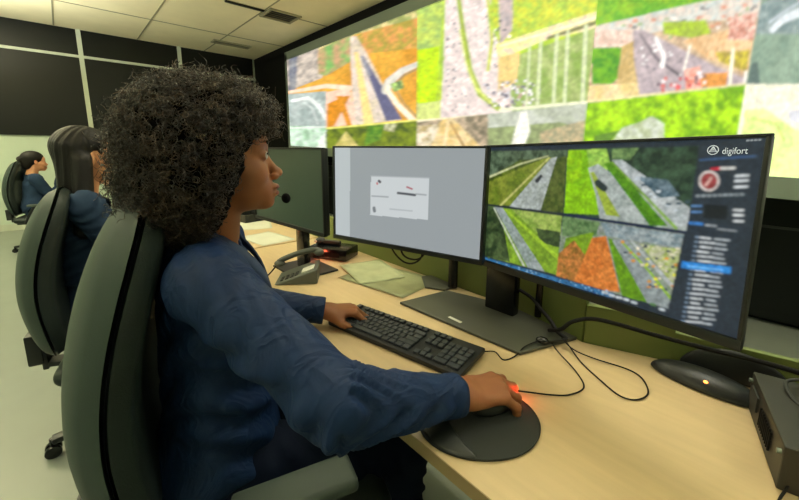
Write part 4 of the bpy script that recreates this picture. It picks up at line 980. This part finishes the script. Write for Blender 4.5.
def build_person(name, label, s):
    root = thing(name, label, 'person', s['root'])
    off = -np.array(s['root'], float)
    H = np.array(s['head']); HF = frame(s['face'], s.get('headup', (0, 0, 1))); TF = frame(s['chest'])
    sk = s['skin']; hh = s.get('fine', .0024)
    nb = (np.array(s['neck']) - H) @ HF
    f = lambda P: smin(head_sdf(P), neck_sdf(P, nb), .02)
    V, F = snet(f, (-.14, -.12, -.26), (.14, .12, .14), hh); V = relax(V, F, 1, .35); parts = [(place(V, H, HF) + off, F)]
    tor, lim = s['torso'], s['limbs']
    def coarse(P):
        d = None
        for c, r in tor:
            e = ell(P, c, np.array(r) * .86, TF); d = e if d is None else smin(d, e, .05)
        for a, b, ra, rb in lim: d = smin(d, cone(P, a, b, ra * .6, rb * .6), .03)
        d = smin(d, cone(P, s['neck'], tor[0][0], .05, .07), .03)
        return d
    allp = np.array([c for c, _ in tor] + [x for l_ in lim for x in (l_[0], l_[1])]); lo_, hi_ = allp.min(0) - .2, allp.max(0) + .2
    V, F = snet(coarse, lo_, hi_, .013); parts.append((V + off, F))
    for hd in s.get('hands', []):
        Fm = frame(hd['dir'], hd['up'])
        # columns: forward, thumb side, back; frame() gives left as up x fwd
        V, F = hand_mesh(np.array(hd['wrist']) + off, Fm, hd['J'], hd['T'], hd['mirror'], s.get('handres', .0022)); parts.append((V, F))
    V, F = joinm(parts); body = nmesh('body', V, F, sk, root)
    if s.get('face_parts', True): face_extras(root, H + off, HF)
    for hd in s.get('hands', []): nails(root, np.array(hd['wrist']) + off, frame(hd['dir'], hd['up']), hd['J'], hd['T'], hd['mirror'])
    # jacket
    def jac(P):
        d = None
        for c, r in tor:
            e = ell(P, c, r, TF); d = e if d is None else smin(d, e, .07)
        for a, b, ra, rb in s['sleeves']: d = smin(d, cone(P, a, b, ra, rb), .028)
        for a, b, ra, rb in s.get('yoke', []): d = smin(d, cone(P, a, b, ra, rb), .05)
        # neck opening and open cuffs
        n0 = np.array(s['neck']); d = smax(d, -cone(P, n0 + (0, 0, -.02) + TF[:, 0] * .015, n0 + (0, 0, .2), .056, .075), .008)
        for hd in s.get('hands', []):
            w = np.array(hd['cuff']); dr = hd['armdir']; d = smax(d, -cone(P, w - dr * .02, w + dr * .1, hd['cr'] - .004, hd['cr'] + .0), .003)
            d = smax(d, np.where(np.linalg.norm(P - w, axis=1) < .14, (P - w) @ dr, -1), .004)
        return d
    pts = np.array([c for c, _ in tor] + [x for l_ in s['sleeves'] for x in (l_[0], l_[1])]); lo_, hi_ = pts.min(0) - .24, pts.max(0) + .24
    V, F = snet(jac, lo_, hi_, s.get('clothres', .008)); V = relax(V, F, 2, .4); N = vnormals(V, F)
    V = seg_folds(V, N, s['folds'], s.get('seed', 1)); V = relax(V, F, 1, .3)
    jk = nmesh('jacket', V + off, F, s['cloth'], root)
    # legs
    def tro(P):
        d = None
        for a, b, ra, rb in s['legs']:
            e = cone(P, a, b, ra, rb); d = e if d is None else smin(d, e, .04)
        return d
    pts = np.array([x for l_ in s['legs'] for x in (l_[0], l_[1])]); V, F = snet(tro, pts.min(0) - .16, pts.max(0) + .16, .014); V = relax(V, F, 2, .4)
    V = seg_folds(V, vnormals(V, F), [(l_[0], l_[1], .006, .008, .06) for l_ in s['legs']], 4)
    nmesh('trousers', V + off, F, M_trouser, root)
    for l_ in s['legs'][1::2]:
        a = np.array(l_[1]); fd = TF[:, 0]
        def sh(P):
            d = smin(cone(P, a + (0, 0, -.03), a + fd * .15 + (0, 0, -.055), .045, .035), cone(P, a + fd * -.03 + (0, 0, -.05), a + (0, 0, -.01), .038, .042), .02)
            return smax(d, (a[2] - .095) - P[:, 2], .004)
        V, F = snet(sh, a - .26, a + .26, .008); nmesh('shoe', V + off, F, M_shoe, root)
    return root, off, H, HF, TF
def sitting_legs(pel, TF, knee_f, foot_f, sep=.09, z_knee=.50):
    out = []; pel = np.array(pel)
    for s in (-1, 1):
        a = pel + TF[:, 1] * s * sep; k = a + TF[:, 0] * knee_f + TF[:, 1] * s * .05; k[2] = z_knee; an = a + TF[:, 0] * foot_f + TF[:, 1] * s * .06; an[2] = .095
        out += [(a, k, .092, .068), (k, an, .066, .05)]
    return out
A3 = np.array
# ---------------- the curly haired woman
ch_dir = A3([.955, -.295, 0]); TFm = frame(ch_dir); Fd, Ld = TFm[:, 0], TFm[:, 1]
neck = A3([.222, .852, 1.088]); SR = neck - Ld * .175 + Fd * -.005 + A3([0, 0, -.055]); SL = neck + Ld * .175 + A3([0, 0, -.055])
ER = A3([.285, .460, .862]); WR = A3([.503, .391, .806]); EL = A3([.325, 1.03, .84]); WL = A3([.515, .905, .80])
curlR = [(.42, .62, .40), (.46, .70, .45), (.55, .72, .45), (.62, .66, .4)]; thR = [(.022, .026, -.010), (.050, .046, -.020), (.078, .050, -.030), (.100, .044, -.036)]
JR, TR_ = hand_joints(curlR, thR, .22); JL, TL_ = hand_joints([(.65, .95, .5), (.6, 1.0, .55), (.65, .95, .5), (.7, .85, .5)], [(.022, .028, -.010), (.048, .048, -.022), (.072, .052, -.032), (.092, .046, -.036)])
handR = dict(wrist=WR + A3([.012, -.003, .001]), dir=(.93, -.34, -.12), up=(.03, -.12, 1), J=JR, T=TR_, mirror=False)
handL = dict(wrist=WL + A3([.008, -.003, .0]), dir=(.88, -.48, -.10), up=(0, .05, 1), J=JL, T=TL_, mirror=True)
for hd, e, w, cr in ((handR, ER, WR, .037), (handL, EL, WL, .036)):
    d_ = (w - e) / np.linalg.norm(w - e); hd['armdir'] = d_; hd['cuff'] = w; hd['cr'] = cr
chest = neck + A3([0, 0, -.19]) + Fd * -.005; belly = neck + A3([0, 0, -.37]) + Fd * -.01; hips = A3([.235, .885, .56]) - Fd * .03
woman = dict(root=(.24, .88, .46), head=A3([.242, .806, 1.250]), face=(.945, -.31, .10), headup=(0, 0, 1), chest=ch_dir, neck=neck, skin=M_skin, cloth=M_navy,
    torso=[(chest, (.108, .158, .165)), (belly, (.112, .145, .16)), (hips, (.15, .185, .13))],
    limbs=[(SR, ER, .055, .045), (ER, WR, .045, .032), (SL, EL, .055, .045), (EL, WL, .045, .032)],
    sleeves=[(SR, ER, .066, .060), (ER, WR + handR['armdir'] * .02, .058, .036), (SL, EL, .064, .056), (EL, WL + handL['armdir'] * .02, .055, .036)],
    yoke=[(neck + A3([0, 0, -.035]) + Fd * -.01, SR, .055, .05), (neck + A3([0, 0, -.035]) + Fd * -.01, SL, .055, .05), (neck + A3([0, 0, -.02]) - Fd * .03, neck + A3([0, 0, -.1]) - Fd * .03, .05, .07)],
    folds=[(SR, ER, .003, .009, .08), (ER, WR, .014, .003, .062), (SL, EL, .003, .008, .07), (EL, WL, .008, .002, .06), (chest + A3([0, 0, .1]), hips, .004, .010, .10)],
    hands=[handR, handL], legs=sitting_legs(A3([.235, .885, .53]), TFm, .42, .40), seed=3, clothres=.006)
root, off, H, HF, TF = build_person('person', 'seated person in navy jacket and headset, hands on keyboard and mouse', woman)
# collar and lapel: folded strips following the neck opening
def ribbon(name, pts, ups, w, th, m, parent):
    P = spline(pts, 48); U_ = spline(ups, 48)[:len(P)]; n = len(P); V = []
    T = np.gradient(P, axis=0); T /= np.linalg.norm(T, axis=1, keepdims=True)
    ww = np.interp(np.linspace(0, 1, n), np.linspace(0, 1, len(w)), w)
    for i in range(n):
        u_ = U_[i] / np.linalg.norm(U_[i]); nn_ = np.cross(T[i], u_); nn_ /= np.linalg.norm(nn_)
        for a, b in ((0, -.5), (0, .5), (.5, .55), (1, .35), (1, -.35), (.5, -.55)): V.append(P[i] + u_ * ww[i] * a + nn_ * th * b)
    V = np.array(V); F = [(i * 6 + k, i * 6 + (k + 1) % 6, (i + 1) * 6 + (k + 1) % 6, (i + 1) * 6 + k) for i in range(n - 1) for k in range(6)]
    F += [tuple(range(6))[::-1], tuple((n - 1) * 6 + k for k in range(6))]
    return nmesh(name, V, F, m, parent)
nk = neck + off
def c_(f_, l_, z_): return nk + Fd * f_ + Ld * l_ + A3([0, 0, z_])
cp = [c_(.118, -.012, -.16), c_(.098, -.045, -.085), c_(.055, -.066, -.022), c_(.005, -.074, .012), c_(-.045, -.055, .03), c_(-.068, 0, .035), c_(-.045, .055, .03), c_(.005, .074, .012), c_(.055, .066, -.022), c_(.098, .045, -.085), c_(.118, .012, -.16)]
cu = [(Fd * .1 - Ld * 1 + A3([0, 0, -.3])), (-Ld + A3([0, 0, -.4])), (-Ld * .9 + A3([0, 0, -.65])), (-Ld * .8 + A3([0, 0, -.8])), (-Ld * .5 - Fd * .6 + A3([0, 0, -1])), (-Fd * .7 + A3([0, 0, -1])), (Ld * .5 - Fd * .6 + A3([0, 0, -1])), (Ld * .8 + A3([0, 0, -.8])), (Ld * .9 + A3([0, 0, -.65])), (Ld + A3([0, 0, -.4])), (Ld + Fd * .1 + A3([0, 0, -.3]))]
M_lapel = mat('navy_lapel', rgb(30, 50, 80), .7, noise=.08, scale=30, bump=.2, bscale=1200)
ribbon('collar', cp, cu, [.02, .05, .045, .05, .045, .04, .045, .05, .045, .05, .02], .006, M_lapel, root)
for w, dr, cr in ((WR + off, handR['armdir'], .037), (WL + off, handL['armdir'], .036)):
    e1 = np.cross(dr, (0, 0, 1)); e1 /= np.linalg.norm(e1); e2 = np.cross(dr, e1); prof = [(-.035, cr + .0015), (-.02, cr + .003), (0, cr + .0035), (.008, cr + .002), (.008, cr - .002), (-.01, cr - .004), (-.035, cr - .004)]
    n = 40; V = np.array([w + dr * x + (r_ + .0012 * math.sin(5 * a + x * 40)) * (math.cos(a) * e1 + math.sin(a) * e2) for x, r_ in prof for a in np.linspace(0, 2 * math.pi, n, endpoint=False)])
    m = len(prof); F = [(i * n + k, i * n + (k + 1) % n, ((i + 1) % m) * n + (k + 1) % n, ((i + 1) % m) * n + k) for i in range(m) for k in range(n)]
    nmesh('cuff', V, F, M_navy, root)
# lips tint
for nm, c, r in (('upper_lip', (.0914, 0, -.0698), (.0108, .0215, .0064)), ('lower_lip', (.0894, 0, -.0835), (.0108, .0188, .0074))):
    o = MB().sph(c, r, None, 24).build(nm, M_lips, root, True); xform(o, H + off, HF)
# ---- curly hair
def facereg(P): return np.maximum(-(P[:, 0] - .012 - (P[:, 2] + .08) * .52) * .88, P[:, 2] - .026)
def blob(P):
    d = ell(P, (-.038, 0, .022), (.130, .138, .134))
    d = smin(d, ell(P, (.026, 0, .080), (.075, .10, .055)), .04)
    d = smin(d, ell(P, (-.072, 0, -.06), (.10, .125, .085)), .05)
    S = P.copy(); S[:, 1] = np.abs(S[:, 1]); d = smin(d, ell(S, (-.04, .10, -.01), (.045, .035, .09)), .03)
    d = smax(d, -(facereg(P) - .012), .01)
    return d
V, F = snet(blob, (-.28, -.2, -.2), (.12, .2, .2), .008)
N = vnormals(V, F); k = fbm(V[:, 0] * 45 + V[:, 2] * 20, V[:, 1] * 45 + V[:, 2] * 35, 3); V2_ = V + N * ((k - .5) * .03)[:, None]
hv = place(V2_, H + off, HF); hair = nmesh('hair', hv, F, M_hairbase, root, True)
def curls(V, N, count, lmin, lmax, r0, r1, tr, seed, keep=None, ns=26, turns=(1.6, 3.6), grav=.25):
    r = np.random.default_rng(seed); ids = r.integers(0, len(V), count); Vs = []; Fs = []; Cs = []; o = 0; sides = 3
    for q_ in ids:
        p = V[q_]; n = N[q_]; d = n + r.normal(0, .38, 3) + A3([0, 0, -grav]); d /= np.linalg.norm(d)
        if keep is not None and not keep(p, d): continue
        L = r.uniform(lmin, lmax); rad = r.uniform(r0, r1); T_ = r.uniform(*turns) * (1 if r.random() < .5 else -1); e1 = np.cross(d, r.normal(0, 1, 3)); e1 /= np.linalg.norm(e1); e2 = np.cross(d, e1); t = np.linspace(0, 1, ns)
        ph_ = 2 * math.pi * T_ * t; rr = rad * (.5 + .7 * t); bend = r.normal(0, .25, 3)
        pts = p - d * .008 + d * (L * t)[:, None] + (rr * np.cos(ph_))[:, None] * e1 + (rr * np.sin(ph_))[:, None] * e2 + (t * t * L)[:, None] * (bend + A3([0, 0, -grav]))
        T2 = np.gradient(pts, axis=0); T2 /= np.linalg.norm(T2, axis=1, keepdims=True); a = np.cross(T2, d + .01); a /= np.linalg.norm(a, axis=1, keepdims=True) + 1e-9; b = np.cross(T2, a); w = tr * (1 - .55 * t) * r.uniform(.7, 1.3)
        ring = np.stack([pts + w[:, None] * (math.cos(x) * a + math.sin(x) * b) for x in (0, 2.094, 4.189)], 1).reshape(-1, 3); Vs.append(ring)
        I = np.arange(ns * sides).reshape(ns, sides); Fs.append(np.stack([I[:-1].ravel(), np.roll(I[:-1], -1, 1).ravel(), np.roll(I[1:], -1, 1).ravel(), I[1:].ravel()], 1) + o); o += ns * sides
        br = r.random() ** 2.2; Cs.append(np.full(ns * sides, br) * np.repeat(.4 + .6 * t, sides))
    return np.vstack(Vs), np.vstack(Fs), np.concatenate(Cs)
def keep(p, d):
    # local head coordinates: leave the face clear
    q_ = p + d * .03
    e_ = p + d * .045; return facereg(q_[None])[0] > .003 and facereg(e_[None])[0] > .003 and p[2] > -.19
cV, cF, cC = curls(V, N, 10500, .016, .036, .0038, .0068, .0010, 5, keep, 24, (1.8, 3.6), .12)
nmesh('curls', place(cV, H + off, HF), cF, M_curl, hair, True, np.stack([cC] * 3, 1))
# ---- headset worn by her
hst = thing('headset', 'thin black headset with foam microphone worn by the person in navy', 'headset', tuple(H))
g = MB(); arc = [(-.01 + .0 * a, .092 * math.cos(a), .03 + .112 * math.sin(a)) for a in np.linspace(R(-15), R(195), 30)]
g.tube(arc, .003, 8); o = g.build('headband', M_plastic, hst, True); xform(o, (0, 0, 0), HF)
for s in (-1, 1):
    g = MB(); g.cyl((-.004, s * .086, -.008), (-.004, s * .100, -.008), .026, bev=.004); o = g.build('ear_cushion', M_plastic, hst, True); xform(o, (0, 0, 0), HF)
g = MB(); g.tube(spline([(-.0, .098, -.015), (.04, .088, -.055), (.085, .062, -.088), (.108, .018, -.099)], 30), .0017, 8); o = g.build('boom', M_plastic, hst, True); xform(o, (0, 0, 0), HF)
g = MB(); g.sph((.113, .004, -.100), (.010, .009, .0115)); o = g.build('microphone_foam', M_blackmatte, hst, True); xform(o, (0, 0, 0), HF)
# ---------------- the straight haired woman behind
def simple_sitter(name, label, head, facing, cloth, skinm, seat, res, hands=False, lean=0.0, long_hair=False, seed=1, face_parts=False):
    head = A3(head); Fm = frame(facing); f_, l_ = Fm[:, 0], Fm[:, 1]; nk_ = head + A3([0, 0, -.145]) - f_ * .045
    sr = nk_ - l_ * .17 + A3([0, 0, -.055]); sl = nk_ + l_ * .17 + A3([0, 0, -.055]); er = sr + f_ * .12 - l_ * .03 + A3([0, 0, -.24]); el = sl + f_ * .12 + l_ * .03 + A3([0, 0, -.24])
    wr_ = er + f_ * .23 + l_ * .05; wl_ = el + f_ * .23 - l_ * .05; wr_[2] = wl_[2] = .80
    cst = nk_ + A3([0, 0, -.18]); bel = nk_ + A3([0, 0, -.35]) - f_ * .01; hp = A3([nk_[0], nk_[1], .54]) - f_ * .02
    hs_ = []
    for w, e, mir in ((wr_, er, False), (wl_, el, True)):
        d_ = (w - e) / np.linalg.norm(w - e); hs_.append(dict(wrist=w + d_ * .01, dir=(d_[0], d_[1], -.1), up=(0, 0, 1), J=JL, T=TL_, mirror=mir, armdir=d_, cuff=w, cr=.036))
    sp = dict(root=(nk_[0], nk_[1], .46), head=head, face=facing, chest=(f_[0], f_[1], 0), neck=nk_, skin=skinm, cloth=cloth,
        torso=[(cst, (.105, .15, .16)), (bel, (.11, .14, .155)), (hp, (.125, .17, .11))],
        limbs=[(sr, er, .055, .045), (er, wr_, .045, .03), (sl, el, .055, .045), (el, wl_, .045, .03)],
        sleeves=[(sr, er, .06, .054), (er, wr_ + hs_[0]['armdir'] * .02, .052, .036), (sl, el, .06, .054), (el, wl_ + hs_[1]['armdir'] * .02, .052, .036)],
        yoke=[(nk_ + A3([0, 0, -.035]), sr, .05, .05), (nk_ + A3([0, 0, -.035]), sl, .05, .05)],
        folds=[(sr, er, .003, .01, .05), (er, wr_, .01, .005, .05), (sl, el, .003, .01, .05), (el, wl_, .01, .005, .05)],
        hands=hs_, legs=sitting_legs(hp + A3([0, 0, -.02]), Fm, .40, .38), seed=seed, clothres=res * 3.2, fine=res, handres=.004, face_parts=face_parts)
    return build_person(name, label, sp)
r2, off2, H2, HF2, _ = simple_sitter('person', 'person in dark blue top seated just behind the person in the navy jacket', (.090, 2.085, 1.232), (.985, .0, -.03), M_shirt2, M_skin2, .45, .0032, seed=5, face_parts=True)
def straight(P):
    S = P.copy(); S[:, 1] = np.abs(S[:, 1])
    d = ell(P, (-.024, 0, .042), (.104, .086, .088))
    d = smax(d, -ell(P, (.108, 0, -.03), (.082, .095, .095)), .01)
    d = smax(d, -ell(S, (.012, .085, -.02), (.030, .030, .045)), .01)
    for y in (-.05, 0, .05): d = smin(d, cone(P, (-.07, y * .9, .03), (-.085, y * 1.35, -.30), .045, .035), .03)
    for y in (-1, 1): d = smin(d, cone(P, (-.03, y * .085, -.02), (-.05, y * .135, -.30), .030, .034), .03)
    return d
V, F = snet(straight, (-.2, -.2, -.36), (.13, .2, .16), .006); V = relax(V, F, 1); N = vnormals(V, F); an = np.arctan2(V[:, 1], -V[:, 0] + .02)
V = V + N * ((vnoise(an * 22, V[:, 2] * 4, 5) - .5) * .008)[:, None]; nmesh('hair', place(V, H2 + off2, HF2), F, M_hair, r2)
# ---------------- two far workers
for lab, hd, fc, bun, sd in (('small distant person in blue top seated in the chair at the left edge', (-.255, 6.3, 1.10), (.98, .2, 0), True, 8), ('most distant person in blue top, almost hidden behind the others', (.02, 6.75, 1.09), (.99, .1, 0), False, 9)):
    r3, off3, H3, HF3, _ = simple_sitter('person', lab, hd, fc, M_shirt2, M_skin2, .45, .006, seed=sd)
    def short(P):
        d = ell(P, (-.022, 0, .04), (.108, .088, .09)); d = smax(d, -ell(P, (.112, 0, -.035), (.082, .1, .1)), .01)
        d = smin(d, ell(P, (-.075, 0, -.03), (.05, .065, .07)), .03)
        return smin(d, ell(P, (-.125, 0, .03), (.035, .035, .035)), .01) if bun else d
    V, F = snet(short, (-.2, -.16, -.16), (.13, .16, .16), .008); nmesh('hair', place(relax(V, F, 1), H3 + off3, HF3), F, M_hair, r3)
# ================================================================ world (faint fill inside the closed room)
w = bpy.data.worlds.new('world'); bpy.context.scene.world = w; w.use_nodes = True
w.node_tree.nodes['Background'].inputs[0].default_value = (.5, .55, .5, 1); w.node_tree.nodes['Background'].inputs[1].default_value = .3
